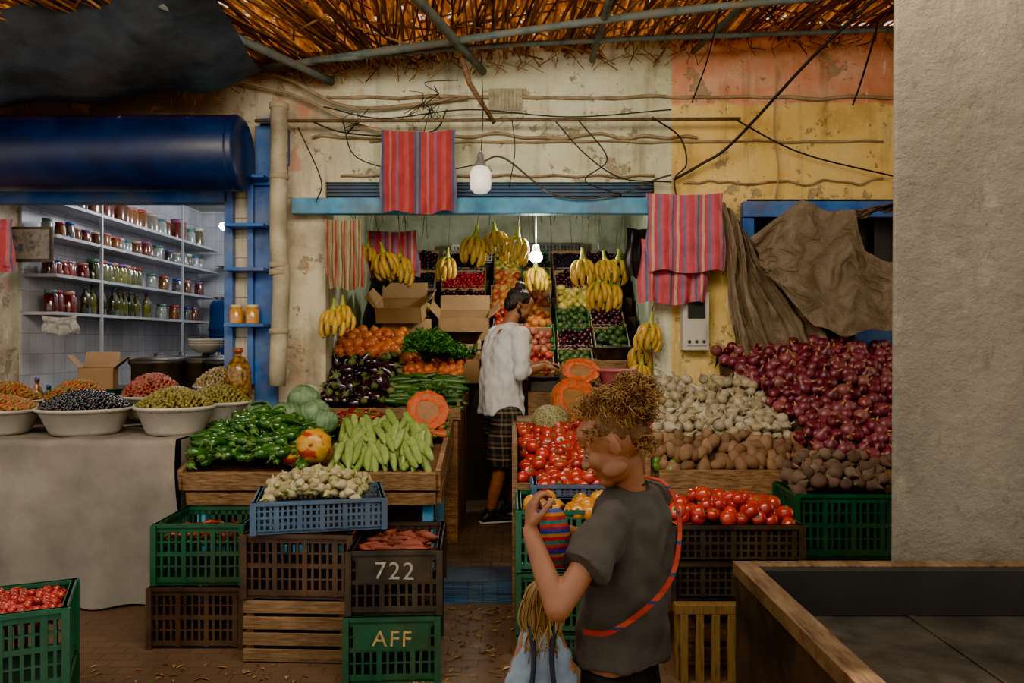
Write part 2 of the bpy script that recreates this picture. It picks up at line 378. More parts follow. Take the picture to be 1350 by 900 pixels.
def jarT(r,h): return lathe([(0,0),(r,0),(r*1.02,h*.05),(r,h*.72),(r*.8,h*.8),(r*.8,h*.82),(r*.88,h*.82),(r*.88,h*.98),(0,h)],14,[0,0,0,0,0,1,1,1])
def botT(r,h): return lathe([(0,0),(r,0),(r,h*.55),(r*.85,h*.65),(r*.35,h*.8),(r*.32,h*.9),(r*.4,h*.9),(r*.4,h),(0,h)],12,[0,0,0,0,0,1,1,1])
lidm=M('jar_lids',['#b9b4a8','#a02a22','#c5bda0','#2b6f5f','#1f4f9a','#8a3a6a'],.4,island=True)
spice=M('spice_jars',['#7d8a88','#7a4a20','#4d2a1c','#6a7050','#9aa0a0','#3c2b24','#6a2a20'],.12,30,island=True,coat=.8)
redj=M('jam_jars',['#3f0a06','#6b140c','#2a0806','#8a2f14'],.12,island=True,coat=.8)
oilj=M('olive_oil_bottles',['#2c3410','#5a5a18','#1c1c0a','#75701c'],.1,island=True,coat=1)
def row(name,z,y0,y1,n,tf,bm,xx=-3.47):
    mb=MB()
    for i in range(n):
        y=y0+(y1-y0)*(i+.5)/n+U(-.03,.03); mb.add(tf(),T((xx+U(-.02,.03),y,z+.001)))
    mb.obj(name,[bm,lidm])
row('spice_jar_row',2.54,5.9,8.9,15,lambda:jarT(U(.055,.075),U(.16,.22)),spice)
row('spice_jar_row',2.29,5.9,8.9,22,lambda:jarT(U(.04,.05),U(.11,.15)),spice)
row('jam_jar_row',2.0,5.9,6.4,7,lambda:jarT(.045,.13),redj)
row('olive_jar_row',2.0,6.5,7.4,8,lambda:jarT(.05,.18),oilj)
row('spice_jar_row',2.0,7.5,8.9,5,lambda:jarT(.05,.15),spice)
row('jam_jar_row',1.72,5.9,6.3,5,lambda:jarT(.05,.17),redj)
row('oil_bottle_row',1.72,6.4,7.6,14,lambda:botT(.035,U(.22,.25)),oilj)
row('spice_jar_row',1.72,7.7,8.9,4,lambda:jarT(.05,.15),spice)
mb=MB()
for i in range(2): mb.add(jarT(.045,.13),T((-1.89+.11*i,5.46,1.623)))
mb.obj('pickle_jars',[M('pickles',['#a8701c','#c98a2c'],.15,30,coat=.8),M('yellow_lid','#c9b070',.5)])
boxes('poster',[(-3.40,-3.14,5.4,5.41,2.06,2.26,0),(-3.55,-3.12,5.411,5.42,2.04,2.28,1)],[M('poster_print',['#2a4058','#7a7060','#1a2a2f'],.4,14),black])
mb=MB(); mb.add(lathe([(0,0),(.27,0),(.29,.05),(.29,.3),(.3,.32),(.29,.34),(.29,.6),(.3,.62),(.29,.64),(.28,.88),(.25,.92),(0,.92)],24),T((-2.85,8.3,1.001)))
mb.obj('blue_barrel',M('barrel_blue',['#0e2c58','#153c70'],.4))
boxes('shop_counter',[(-3.55,-2.0,5.87,7.0,0,1.12),(-3.55,-2.2,7.5,8.8,0,1.0)],M('counter',['#3b332b','#4f453a'],.6))
mb=MB()
for x,y in ((-2.72,6.12),(-2.42,6.3),(-2.22,6.6),(-2.75,6.65),(-2.15,6.1),(-2.5,6.75)): mb.add(lathe([(0,0),(.17,0),(.19,.05),(.19,.19),(.21,.21),(.21,.24),(.12,.26),(.03,.265),(.03,.29),(0,.29)],20),T((x,y,1.121)))
mb.obj('black_drums',black)
mb=MB()
for i in range(3):
    mb.add(lathe([(0,0),(.09,0),(.16,.07),(.17,.08),(.16,.085),(.09,.02),(0,.02)],20),T((-2.42,6.3,1.412+.02*i),(0,0,0),.8))
mb.obj('white_bowl_stack',whitep)
def openbox(name,x,y,z,w,d,h,mat,rz=0,flaps=True,rx=0):
    mb=MB(); t=.006
    for b in ((-w/2,w/2,-d/2,d/2,0,t),(-w/2,w/2,-d/2,-d/2+t,0,h),(-w/2,w/2,d/2-t,d/2,0,h),(-w/2,-w/2+t,-d/2,d/2,0,h),(w/2-t,w/2,-d/2,d/2,0,h)): mb.add(box(*b),smooth=False)
    if flaps:
        mb.add(box(-w/2,w/2,0,.14,0,t),T((0,d/2,h),(math.radians(55),0,0)),smooth=False)
        mb.add(box(0,.12,-d/2,d/2,0,t),T((w/2,0,h),(0,-math.radians(40),0)),smooth=False)
        mb.add(box(-.12,0,-d/2,d/2,0,t),T((-w/2,0,h),(0,math.radians(50),0)),smooth=False)
    return mb.obj(name,mat,loc=(x,y,z),rot=(rx,0,rz))
openbox('cardboard_box',-3.14,6.05,1.121,.24,.22,.18,cardboard,.3)
# ------------------------------------------------------------------ centre shop interior
PG=M('pale_green_plaster',['#8f9a80','#b9c2a6','#cdd2b8'],.85,3,.3,10,dirt=.5,dirtcol='#5f5a40')
boxes('wall_inner_left',[(-1.5,-1.42,5.85,8.5,0,2.95)],PG)
boxes('wall_inner_right',[(1.2,1.28,5.85,8.5,0,2.95)],PG)
boxes('wall_inner_back',[(-1.5,1.28,8.5,8.6,0,2.95)],PG)
boxes('ceiling_inner',[(-1.5,1.28,5.85,8.6,2.95,3.0)],M('inner_ceiling',['#6d6550','#8a8268'],.9,4))
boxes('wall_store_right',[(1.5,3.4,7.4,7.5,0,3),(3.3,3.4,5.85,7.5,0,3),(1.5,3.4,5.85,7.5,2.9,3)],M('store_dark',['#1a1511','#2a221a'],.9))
boxes('lintel_beam',[(-1.52,.96,5.48,5.56,2.38,2.49)],bluepale,bevel=.006)
boxes('shutter_housing',[(-1.30,.99,5.62,5.80,2.50,2.615)]+[(-1.30,.99,5.605,5.62,2.5+.025*i,2.512+.025*i) for i in range(5)],M('dark_blue_shutter',['#123a5c','#1f567c'],.6,8,dirt=.6))
boxes('door_frame_right',[(1.60,2.95,5.50,5.58,2.36,2.47),(1.60,1.68,5.52,5.6,1.2,2.36),(2.35,2.95,5.6,5.66,1.3,1.62,0),(2.4,2.5,5.58,5.6,1.2,1.65,0),(2.7,2.8,5.58,5.6,1.2,1.65,0)],bluepaint,bevel=.004)
boxes('window_1',[(1.68,3.2,5.78,5.8,2.0,2.48)]+[(1.8+.2*i,1.815+.2*i,5.72,5.78,1.3,2.48) for i in range(7)],M('window_dark',['#17120d','#251c14'],.5))
one(tube([(-1.75,5.42,3.0),(-.4,5.44,3.01),(1.56,5.44,3.02)],.012,8),'curtain_rod',rust)
def cable(name,pts,r=.006,mat=wirem): return one(tube(smoothpath(pts,8),r,6),name,mat)
cable('power_cable',[(2.1,4.55,3.48),(1.85,4.9,3.25),(1.5,5.4,2.85),(1.3,5.5,2.72),(1.12,5.52,2.62)],.010)
cable('power_cable',[(1.5,5.42,3.02),(2.0,5.5,2.8),(2.68,5.5,2.63)],.006)
cable('power_cable',[(-1.4,5.46,3.02),(-1.2,5.5,2.95),(-.9,5.5,2.92),(-.55,5.5,2.95),(-.45,5.5,3.1)],.006)
cable('power_cable',[(-.2,5.4,2.72),(-.05,5.44,2.75),(.3,5.44,2.5),(.7,5.44,2.5),(1.0,5.5,2.62),(1.1,5.5,2.65)],.007,M('grey_cable','#3a352c',.6))
cable('power_cable',[(.3,5.44,3.0),(.5,5.44,2.78),(.75,5.46,2.62),(1.1,5.5,2.6)],.005)
cable('power_cable',[(.45,5.4,3.0),(.65,5.44,2.75),(.5,5.44,2.6),(.75,5.46,2.5)],.005)
cable('power_cable',[(-.2,5.19,3.36),(-.19,5.2,3.0),(-.2,5.18,2.74)],.004)
cable('power_cable',[(1.85,5.55,3.4),(1.83,5.56,3.0),(1.86,5.56,2.7),(1.84,5.56,2.5)],.006,M('string','#a08a5a',.8))
cable('power_cable',[(2.3,5.0,3.5),(2.33,5.3,3.25),(2.31,5.4,3.1)],.007)
cable('power_cable',[(-1.3,5.5,3.12),(-.9,5.5,3.04),(-.3,5.5,3.10),(.4,5.5,3.05),(1.1,5.5,3.10)],.005)
cable('power_cable',[(-1.45,5.4,2.95),(-1.3,5.42,2.6),(-1.34,5.44,2.45)],.005)
cable('power_cable',[(-1.15,5.4,3.0),(-1.05,5.44,2.75),(-.6,5.46,2.66),(-.2,5.46,2.72)],.005)
cable('power_cable',[(.95,5.4,3.02),(1.15,5.46,2.9),(1.2,5.48,2.72),(1.12,5.5,2.6),(1.2,5.5,2.3)],.006)
cable('power_cable',[(1.2,4.6,3.42),(1.25,5.1,3.30),(1.22,5.4,3.12)],.005)
cable('power_cable',[(.0,5.4,3.0),(.02,5.42,2.8),(-.02,5.44,2.55)],.004)
mb=MB()
for i in range(26):
    x=U(-1.2,.9); z=U(2.1,2.4); mb.add(tube([(x,5.57,2.4),(x+U(-.02,.02),5.62,z)],.0025,4))
mb.obj('hanging_hooks',rust)
mb=MB()
for cx,cz in ((-.62,3.12),(-.5,3.2),(-1.05,3.0),(-.55,3.02)):
    for i in range(4):
        mb.add(tube(smoothpath([(cx,5.46,cz),(cx+U(-.1,.1),5.42,cz+U(-.1,.1)),(cx+U(-.18,.18),5.45,cz+U(-.12,.12))],4),.003,4))
mb.obj('wire_tangle',wirem)
mb=MB(); mb.add(lathe([(0,0),(.04,.005),(.066,.03),(.07,.07),(.068,.14),(.05,.17),(.04,.175)],24),mi=0)
mb.add(lathe([(.04,.175),(.032,.21),(.022,.215),(.022,.25),(.012,.27),(0,.27)],16),mi=1)
mb.obj('light_bulb',[M('bulb_white','#dedbd2',.3,emis='#fff2dc',estr=.45),M('bulb_base','#6b6b68',.4)],loc=(-.205,5.18,2.46))
mb=MB(); mb.add(ball(.05,16,12)); mb.add(lathe([(.03,.04),(.025,.09),(0,.1)],12),mi=1); mb.add(tube([(0,0,.1),(0,0,.75)],.003,5),mi=1)
mb.obj('light_bulb',[M('bulb_lit','#ffffff',.3,emis='#f4fff8',estr=30),whitep],loc=(.19,6.3,2.17))
light('shop_lamp','POINT',(.19,6.3,2.32),27,(1,.98,.88),.06)
light('shop_lamp','POINT',(-2.7,6.6,2.8),25,(.88,.93,1),.15)
light('shop_lamp','POINT',(-2.5,8.3,2.8),20,(.88,.93,1),.15)
one(lathe([(0,-.04),(.03,-.03),(.045,0),(.03,.03),(0,.04)],12),'light_bulb',M('bulb_lit2','#ffffff',.3,emis='#f4f8ff',estr=20),loc=(-2.75,7.6,2.6))
mb=MB(); mb.add(box(1.18,1.36,5.49,5.6,1.44,1.84),mi=0,smooth=False); mb.add(box(1.21,1.33,5.475,5.49,1.66,1.80),mi=1,smooth=False); mb.add(box(1.20,1.34,5.48,5.49,1.47,1.62),mi=0,smooth=False)
for i in range(3): mb.add(lathe([(0,0),(.012,0),(.012,.01),(0,.01)],10),T((1.22+.05*i,5.48,1.5),(math.pi/2,0,0)),mi=1)
mb.obj('electric_meter',[M('meter_case',['#a9a69b','#bfbcb0'],.45,6,dirt=.3),M('meter_glass','#2e3330',.15)],bevel=.004)
# ------------------------------------------------------------------ hanging fabrics
def cloth(name,x0,x1,z0,z1,y,mat,folds=4,amp=.02,skew=0):
    def f(u,v):
        x=x0+(x1-x0)*u+skew*v+.01*math.sin(v*7+u*3); z=z1+(z0-z1)*v+.012*math.sin(u*9)*(v>.9)-.015*math.sin(math.pi*u)*(1-v)
        return (x,y+amp*math.sin(u*folds*6.28+v*1.2)*(.3+.7*v)+.025*mnoise.noise(Vector((u*4,v*4,x0))),z)
    return one(grid(f,48,32),name,mat)
RS=stripes('red_striped_cloth',0,.255,['#a83034','#b04440','#98282f','#4a5070','#70687c','#3f4668','#a83034','#b06860','#a83034','#885872'],[0,.14,.26,.40,.47,.53,.60,.74,.80,.93])
PS=stripes('pink_striped_cloth',0,.17,['#b8404e','#c06870','#56608a','#b85460','#c89c8c','#b8404e','#5f6a94','#b85462'],[0,.2,.34,.42,.54,.64,.78,.86])
cloth('striped_bag',-.89,-.38,2.37,2.93,5.38,RS,3,.025)
cloth('striped_bag',.90,1.42,1.97,2.50,5.36,PS,3,.025,.02)
cloth('striped_bag',.88,1.34,1.76,2.2,5.43,PS,4,.03,-.02)
BS=stripes('beige_striped_cloth',0,.06,['#887a5a','#a49474','#6a4a30','#97895e','#9c3030'],[0,.25,.5,.62,.82])
cloth('striped_bag',-1.29,-1.03,1.86,2.34,5.45,BS,3,.03,.03)
cloth('striped_bag',-1.10,-.72,1.98,2.34,6.0,PS,3,.03,.03)
cloth('striped_bag',-3.75,-3.32,1.95,2.32,5.3,PS,2,.02)
cloth('plastic_bags',-3.25,-3.0,1.55,1.68,5.5,M('white_bag','#9a9894',.5),3,.03)
cloth('dark_bag',.86,1.05,1.98,2.36,6.0,M('dark_bag',['#15120f','#2a221c'],.8),3,.03)
def burl():
    m,nt,b=newmat('burlap'); c=ramp(nt,noise(nt,4,6),['#75644c','#9a8870','#ae9c82'],pos=[.32,.5,.68])
    wv=nt.nodes.new('ShaderNodeTexWave'); wv.bands_direction='X'; wv.inputs['Scale'].default_value=45; wv.inputs['Distortion'].default_value=2.5; nt.links.new(coord(nt),wv.inputs[0])
    wz=nt.nodes.new('ShaderNodeTexWave'); wz.bands_direction='Z'; wz.inputs['Scale'].default_value=45; wz.inputs['Distortion'].default_value=2.5; nt.links.new(coord(nt),wz.inputs[0])
    wq=maths(nt,'MULTIPLY',wv.outputs['Fac'],wz.outputs['Fac'])
    c=mix(nt,.5,c,ramp(nt,wq,['#5a4a38','#ffffff']),'MULTIPLY'); nt.links.new(c,b.inputs['Base Color']); b.inputs['Roughness'].default_value=.95
    bump(nt,b,maths(nt,'ADD',wq,maths(nt,'MULTIPLY',noise(nt,9,7),9)),.7,.008); return m
burlap=burl()
def patch(name,top,bot,y,mat,folds,amp,dy=0,n=80):
    def interp(P,u):
        k=u*(len(P)-1); i=min(int(k),len(P)-2); t=k-i; a,b=P[i],P[i+1]; return (a[0]+(b[0]-a[0])*t,a[1]+(b[1]-a[1])*t)
    def f(u,v):
        a=interp(top,u); b=interp(bot,u)
        x=a[0]+(b[0]-a[0])*v; z=a[1]+(b[1]-a[1])*v
        w=mnoise.noise(Vector((u*2.5,v*2.5,y))); w2=1-abs(mnoise.noise(Vector((u*6+v*4,v*2.5-u*3,y))))*2; w3=1-abs(mnoise.noise(Vector((u*10-v*6,v*7+u*2,y+5))))*2
        yy=y+dy*v+amp*math.sin((u+.09*w)*folds*6.28+v*1.5)*(.35+.65*math.sin(math.pi*min(1,v*.8+.1)))+.03*w-.035*w2-.014*w3
        return (x+.02*math.sin(v*6+u*4),yy,z+.012*math.sin(u*23)*v)
    return one(grid(f,n,60),name,mat)
patch('burlap_curtain',[(1.38,2.46),(1.45,2.40),(1.53,2.28),(1.62,2.2)],[(1.56,1.27),(1.72,1.24),(1.95,1.36),(2.22,1.42)],5.40,burlap,4.5,.045)
patch('burlap_curtain',[(1.57,2.18),(1.74,2.32),(1.90,2.44),(2.08,2.36),(2.24,2.37),(2.34,2.1),(2.5,2.02),(2.72,2.1)],[(1.72,1.92),(1.86,1.75),(2.0,1.6),(2.15,1.54),(2.3,1.56),(2.45,1.58),(2.6,1.6),(2.72,1.6)],5.30,burlap,3.2,.02)
patch('burlap_curtain',[(2.2,2.36),(2.4,2.40),(2.6,2.44),(2.75,2.5)],[(2.25,2.30),(2.42,2.36),(2.6,2.38),(2.75,2.42)],5.36,burlap,2,.03,n=20)
# ------------------------------------------------------------------ right foreground wall + trough
mb=MB()
pts=[(1.235,2.6),(3.3,2.42),(3.3,3.1),(1.50,3.1)]
Vp=[(x,y,0) for x,y in pts]+[(x,y,4.2) for x,y in pts]; Vp[4]=(1.252,2.6,4.2)
mb.add((np.array(Vp,float),BF),smooth=False)
def plast():
    m,nt,b=newmat('grey_plaster'); p=coord(nt)
    c=ramp(nt,noise(nt,1.3,8,None,.65),['#5a5347','#736b5c','#877e6e','#928977'],pos=[.3,.44,.56,.7])
    sc=ramp(nt,noise(nt,22,7,coord(nt,(1,1,.4)),.75),['#000000','#ffffff'],pos=[.58,.64]); c=mix(nt,maths(nt,'MULTIPLY',sc,.45),c,'#564d3f')
    s2=ramp(nt,noise(nt,5,8,coord(nt,(1,1,.5)),.7),['#000000','#ffffff'],pos=[.58,.66]); c=mix(nt,maths(nt,'MULTIPLY',s2,.35),c,'#a89f8b')
    nt.links.new(c,b.inputs['Base Color']); b.inputs['Roughness'].default_value=.9
    bump(nt,b,maths(nt,'ADD',noise(nt,14,9,p,.7),maths(nt,'MULTIPLY',noise(nt,3,5),1.5)),.8,.03); return m
mb.obj('wall_right',plast(),bevel=.015)
L=[(.665,.725,1.25,2.40,.80,.84,0),(.725,2.2,2.35,2.40,.80,.84,0),(.67,.69,1.25,2.39,.3,.80,1),(.69,2.2,2.37,2.39,.3,.80,1),(.69,2.2,1.25,2.37,.68,.70,2),(.69,.725,1.25,2.36,.70,.80,3),(.725,2.2,2.32,2.35,.70,.835,3),(1.15,1.17,1.25,2.32,.70,.704,2)]
for x in (.69,1.7):
    for y in (1.3,2.32): L.append((x,x+.04,y,y+.04,0,.3,1))
boxes('metal_trough',L,[M('trough_rim',['#3f3024','#73583f','#8a7252'],.45,9,.4,40,stretch=(5,1,1),metal=.3,dirt=.5),M('trough_side',['#1f1a16','#3b3028','#55402e'],.5,6,.4,20,metal=.4),M('trough_bed',['#2a2826','#43403c','#554e44'],.4,5,.5,20,metal=.3,dirt=.7,dirtcol='#221c17'),M('trough_inner',['#0c0b0a','#191613'],.6)],bevel=.004)
# ------------------------------------------------------------------ crates
def crate(name,cx,cy,z0,w,d,h,mat,rz=0,label=None,lcol='#cfcfc0',vs=.034,ls=.42):
    mb=MB(); t=.012
    def side(L,M4,fr=False):
        for a,b in ((h*.86,h),(0,h*.13),(h*.47,h*.54)): mb.add(box(-L/2,L/2,0,t,a,b),M4,smooth=False)
        mb.add(box(-L/2-.006,L/2+.006,-.008,t+.004,h-.018,h),M4,smooth=False)
        for z in (h*.3,h*.7): mb.add(box(-L/2,L/2,.003,t-.003,z-.004,z+.004),M4,smooth=False)
        n=int(L/vs)
        for i in range(n+1):
            x=-L/2+L*i/n; wv=.006 if i%4 else .012
            mb.add(box(x-wv,x+wv,-.002 if i%4==0 else .001,t,.01,h-.01),M4,smooth=False)
        if label and fr: mb.add(box(-.16,.16,-.003,t,h*.5,h*.9),M4,smooth=False)
    side(w,T((0,-d/2,0)),True); side(w,T((0,d/2,0),(0,0,math.pi))); side(d,T((-w/2,0,0),(0,0,-math.pi/2))); side(d,T((w/2,0,0),(0,0,math.pi/2)))
    mb.add(box(-w/2,w/2,-d/2,d/2,.004,.014),smooth=False)
    for sx in (-1,1):
        for sy in (-1,1): mb.add(box(sx*w/2-.014,sx*w/2+.014,sy*d/2-.014,sy*d/2+.014,0,h-.004),smooth=False)
    o=mb.obj(name,mat,loc=(cx,cy,z0),rotz=rz)
    if label:
        c=bpy.data.curves.new('label','FONT'); c.body=label; c.size=h*ls; c.align_x='CENTER'; c.extrude=.001; c.space_character=1.15
        tt=bpy.data.objects.new('label',c); SC.collection.objects.link(tt); c.materials.append(M('label_paint',[lcol,'#6b6450'],.8,40))
        tt.parent=o; tt.location=(0,-d/2-.0045,h*.56); tt.rotation_euler=(math.pi/2,.04,0)
    return o
def woodcrate(name,cx,cy,z0,w,d,h,rz=0,n=4,mat=None):
    L=[]
    for i in range(n):
        a=h*(i+.08)/n; b=h*(i+.86)/n
        L+=[(-w/2,w/2,-d/2,-d/2+.014,a,b),(-w/2,w/2,d/2-.014,d/2,a,b),(-w/2,-w/2+.014,-d/2+.02,d/2-.02,a,b),(w/2-.014,w/2,-d/2+.02,d/2-.02,a,b)]
    for sx in (-1,1):
        for sy in (-1,1): L.append((sx*(w/2-.03)-.018,sx*(w/2-.03)+.018,sy*(d/2-.03)-.015,sy*(d/2-.03)+.015,0,h))
    L.append((-w/2,w/2,-d/2,d/2,.01,.02))
    return boxes(name,L,mat or woodX,loc=(cx,cy,z0),rotz=rz,bevel=.003)
crate('green_crate',-1.545,4.12,.305,.43,.42,.30,greenp,.02)
crate('brown_crate',-1.545,4.10,0,.45,.42,.30,brownblk,.0)
woodcrate('wooden_crate',-1.0,3.93,0,.50,.44,.30,-.04)
crate('brown_crate',-.99,3.93,.302,.50,.44,.30,brownblk,-.05)
crate('blue_crate',-.95,3.95,.605,.60,.42,.15,bluep,.22,vs=.026)
crate('green_crate',-.545,3.78,0,.40,.56,.29,greenp,.06,'AFF','#c9a050',ls=.34)
crate('black_crate',-.535,3.80,.292,.40,.56,.285,black,.05,'722','#a5a69a',ls=.38)
crate('green_crate',-1.99,3.08,.20,.50,.40,.30,green2,.42)
crate('green_crate',-1.99,3.08,0,.50,.40,.195,greenp,.42)
woodcrate('wooden_crate',1.06,3.82,0,.5,.34,.34,.0,3)
boxes('wooden_stool',[(.74+.07*i,.775+.07*i,3.50,3.53,0,.30) for i in range(4)]+[(.72,1.02,3.5,3.56,.30,.34),(.73,.76,3.53,3.6,.0,.3)],[M('yellow_slats',['#3f3018','#6b5228','#241b12'],.8,6,stretch=(12,1,1))],bevel=.002)
crate('black_crate',1.01,3.78,.345,.58,.42,.165,black,0)
crate('black_crate',1.01,3.78,.512,.58,.42,.165,black,0)
crate('green_crate',1.69,4.14,.42,.53,.34,.32,greenp,-.02)
crate('black_crate',1.69,4.14,.0,.53,.34,.415,black,-.02)
crate('green_crate',.26,3.98,.42,.46,.5,.29,green2,0)
crate('green_crate',.26,3.98,.13,.46,.5,.285,greenp,0)
crate('green_crate',.26,3.98,0,.46,.5,.125,greenp,0)
crate('blue_crate',.31,4.10,.715,.40,.24,.07,bluep,0,vs=.03)
# ------------------------------------------------------------------ produce templates
tomato=lathe([(0,-.036),(.022,-.035),(.038,-.02),(.043,0),(.038,.02),(.024,.032),(.010,.029),(.006,.030),(.003,.04),(0,.04)],12,[0]*6+[1]*3)
orange=ball(.042,12,8,(1,1,.95))
apple=lathe([(0,-.03),(.015,-.034),(.032,-.02),(.04,.005),(.034,.027),(.018,.034),(.004,.026),(.002,.04),(0,.04)],12,[0]*6+[1]*2)
eggpl=lathe([(0,-.085),(.022,-.08),(.04,-.055),(.045,-.02),(.038,.02),(.027,.05),(.024,.062),(.018,.072),(.006,.078),(.006,.1),(0,.1)],12,[0]*5+[1]*5)
def bent(path,rad,seg=8,capn=0):
    t=tube(path,rad,seg); n=len(path); F=list(t[1]); MI=[0]*len(F)
    for k in range(capn):
        for i in range(seg): MI[(n-2-k)*seg+i]=1
    MI[-1]=1; return (t[0],F,MI)
zuc=[bent([(b*(1-(z/.09)**2),0,z) for z in (-.105,-.1,-.085,-.04,0,.05,.08,.092,.105)],[.004,.014,.020,.0215,.021,.019,.014,.010,.008],10,1) for b in (0,.010,.018)]
cuc=[bent([(b*(1-(z/.08)**2),0,z) for z in (-.085,-.078,-.06,-.03,.03,.06,.078,.085)],[.004,.012,.017,.019,.019,.016,.011,.004],9,0) for b in (0,.01)]
pep=[bent([(b*(1-(z/.07)**2)+.006*math.sin(z*60),0,z) for z in (-.1,-.08,-.04,0,.03,.042,.048,.075)],[.003,.010,.021,.028,.029,.02,.005,.003],8,2) for b in (0,.02,.035)]
chil=[bent([(b*(1-(z/.06)**2),0,z) for z in (-.07,-.04,0,.03,.036,.06)],[.001,.007,.010,.010,.004,.002],6,2) for b in (.01,.025)]
car=[bent([(0,0,z) for z in (-.09,-.05,0,.05,.062,.075)],[.003,.012,.017,.021,.016,.005],8,1)]
sweetp=[lump(bent([(.012*math.sin(z*30),0,z) for z in (-.09,-.07,-.03,.02,.06,.09)],[.003,.012,.022,.024,.013,.003],8,0),.2,20,i) for i in range(3)]
onion=lathe([(0,-.045),(.006,-.04),(.02,-.036),(.038,-.02),(.044,0),(.038,.02),(.02,.035),(.008,.045),(.003,.065),(0,.068)],14,[1]+[0]*6+[1]*2)
garlic=lathe([(0,-.03),(.02,-.028),(.032,-.012),(.033,.004),(.024,.02),(.01,.034),(.005,.055),(.006,.07),(0,.07)],10)
potato=[lump(ball(.04,12,8,(1.25,.95,.85)),.22,18,i) for i in range(4)]
beet=lump(lathe([(0,-.075),(.004,-.06),(.018,-.04),(.038,-.02),(.043,0),(.034,.022),(.014,.034),(.008,.05),(0,.05)],12,[0]*7+[1]),.12,20,3)
turnip=lathe([(0,-.055),(.003,-.04),(.016,-.022),(.025,0),(.021,.014),(.009,.022),(.005,.032),(.003,.042),(0,.042)],10,[0]*5+[1]*3)
olive=ball(1,7,5,(.011,.011,.014))
avoc=lathe([(0,-.045),(.022,-.04),(.036,-.018),(.034,.01),(.022,.035),(.01,.048),(0,.05)],10)
def lying(rz=0,var=.4,tilt=0): return lambda: rotm(0,0,rz+U(-var,var))@rotm(math.pi/2+tilt+U(-.15,.15),0,0)@rotm(0,0,U(0,6.28))
def anyrot(): return rotm(U(-3.1,3.1),U(-3.1,3.1),U(-3.1,3.1))
def uprot(a=.6): return lambda: rotm(U(-a,a),U(-a,a),U(0,6.28))
def pile(name,tms,mats,bbox,zf,sp,rot=anyrot,inside=None,layers=2,sc=(.85,1.15),base=None,prob=.55,sy=None):
    if not isinstance(tms,list): tms=[tms]
    mb=MB(); x0,x1,y0,y1=bbox; sy=sy or sp
    for L in range(layers):
        y=y0; k=0
        while y<=y1:
            x=x0+(sp/2 if (k+L)%2 else 0)
            while x<=x1:
                px,py=x+U(-.25,.25)*sp,y+U(-.25,.25)*sy
                if (L==0 or rnd()<prob) and (inside is None or inside(px,py)) :
                    z=zf(px,py)+L*min(sp,sy)*.5+U(-.1,.25)*min(sp,sy)
                    mb.add(random.choice(tms),T((px,py,z),rot(),U(*sc)))
                x+=sp
            y+=sy*.9; k+=1
    ml=list(mats) if isinstance(mats,list) else [mats]
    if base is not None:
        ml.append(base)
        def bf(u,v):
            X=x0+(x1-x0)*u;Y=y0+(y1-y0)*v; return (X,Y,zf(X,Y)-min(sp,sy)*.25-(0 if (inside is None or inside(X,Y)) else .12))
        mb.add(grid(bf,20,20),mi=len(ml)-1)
    return mb.obj(name,ml)
stemg=M('green_stems',['#3b5a1e','#55752c'],.7,20)
tomm=M('tomato_skin',['#850a03','#a61006','#b32008','#930d03','#b3300c'],.25,5,island=True,coat=.3)
oram=M('orange_skin',['#b95006','#c86a08','#b04606'],.4,60,island=True)
eggm=M('eggplant_skin',['#120712','#1f0a1c','#2c0f22'],.12,5,island=True,coat=.5)
zucm=M('courgette_skin',['#728d3a','#849b4c','#90a45a','#7b9542'],.4,30,island=True)
cucm=M('cucumber_skin',['#1d3a14','#2f5220','#3f6628'],.4,30,island=True)
pepm=M('green_pepper_skin',['#154409','#21560e','#2e5e14','#1a4a0c'],.22,8,island=True,coat=.3)
redm=M('red_chilli_skin',['#901204','#6e0c04','#a9280c'],.2,8,island=True)
carm=M('carrot_skin',['#a9460e','#b95216','#903a10'],.5,30,island=True)
swem=M('sweet_potato_skin',['#6e2c1c','#863a26','#602418','#985038'],.7,30,.1,island=True)
onim=M('red_onion_skin',['#4a1222','#601a2c','#742c3e','#7c3e46','#501626','#682034','#8a5650','#80343e'],.42,60,.1,island=True,coat=.1)
garm=M('white_onion_skin',['#8c8066','#a79c84','#98885e','#aea48e','#7c6e4c'],.5,30,island=True)
potm=M('potato_skin',['#6a4a32','#805e40','#8c6a4c','#705238','#5c4028'],.8,25,.1,island=True)
beem=M('beet_skin',['#42322a','#604a3c','#503e36','#705a48'],.85,25,.1,island=True)
turm=M('turnip_skin',['#9c9168','#a89e7c','#8a7b50','#9e966c'],.6,20,island=True)
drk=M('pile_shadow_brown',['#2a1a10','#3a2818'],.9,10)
# ------------------------------------------------------------------ left veg stand
tr=MB()
sl=math.atan2(.2,.95)
R4=T((0,4.39,.745),(sl,0,0))
for b in ((-1.80,-.42,0,1.0,-.03,0),(-1.82,-.40,-.03,0,-.06,.04),(-1.80,-.42,-.02,0,-.15,-.075),(-1.83,-1.80,-.03,1.0,-.06,.06),(-.42,-.39,-.03,1.0,-.06,.06),(-.42,-.39,0,1.0,-.15,-.075),(-1.8,-.4,.86,.88,-.03,.05)): tr.add(box(*b),R4,smooth=False)
for x in (-1.76,-.50):
    for y in (4.45,5.15): tr.add(box(x,x+.06,y,y+.06,.0 if y<4.5 else .156,.71+(y-4.39)*.2),mi=1,smooth=False)
tr.add(box(-.49,-.46,4.5,5.2,.28,.34),mi=1,smooth=False); tr.add(box(-1.75,-.46,4.48,4.51,.3,.36),mi=1,smooth=False)
tr.obj('vegetable_stand',[wood,bluepale],bevel=.004)
tz=lambda x,y:.75+(y-4.39)*.21
def bell(cx,cy,rx,ry,h): return lambda x,y: h*max(0,1-((x-cx)/rx)**2-((y-cy)/ry)**2)
b1=bell(-1.5,4.72,.42,.45,.14)
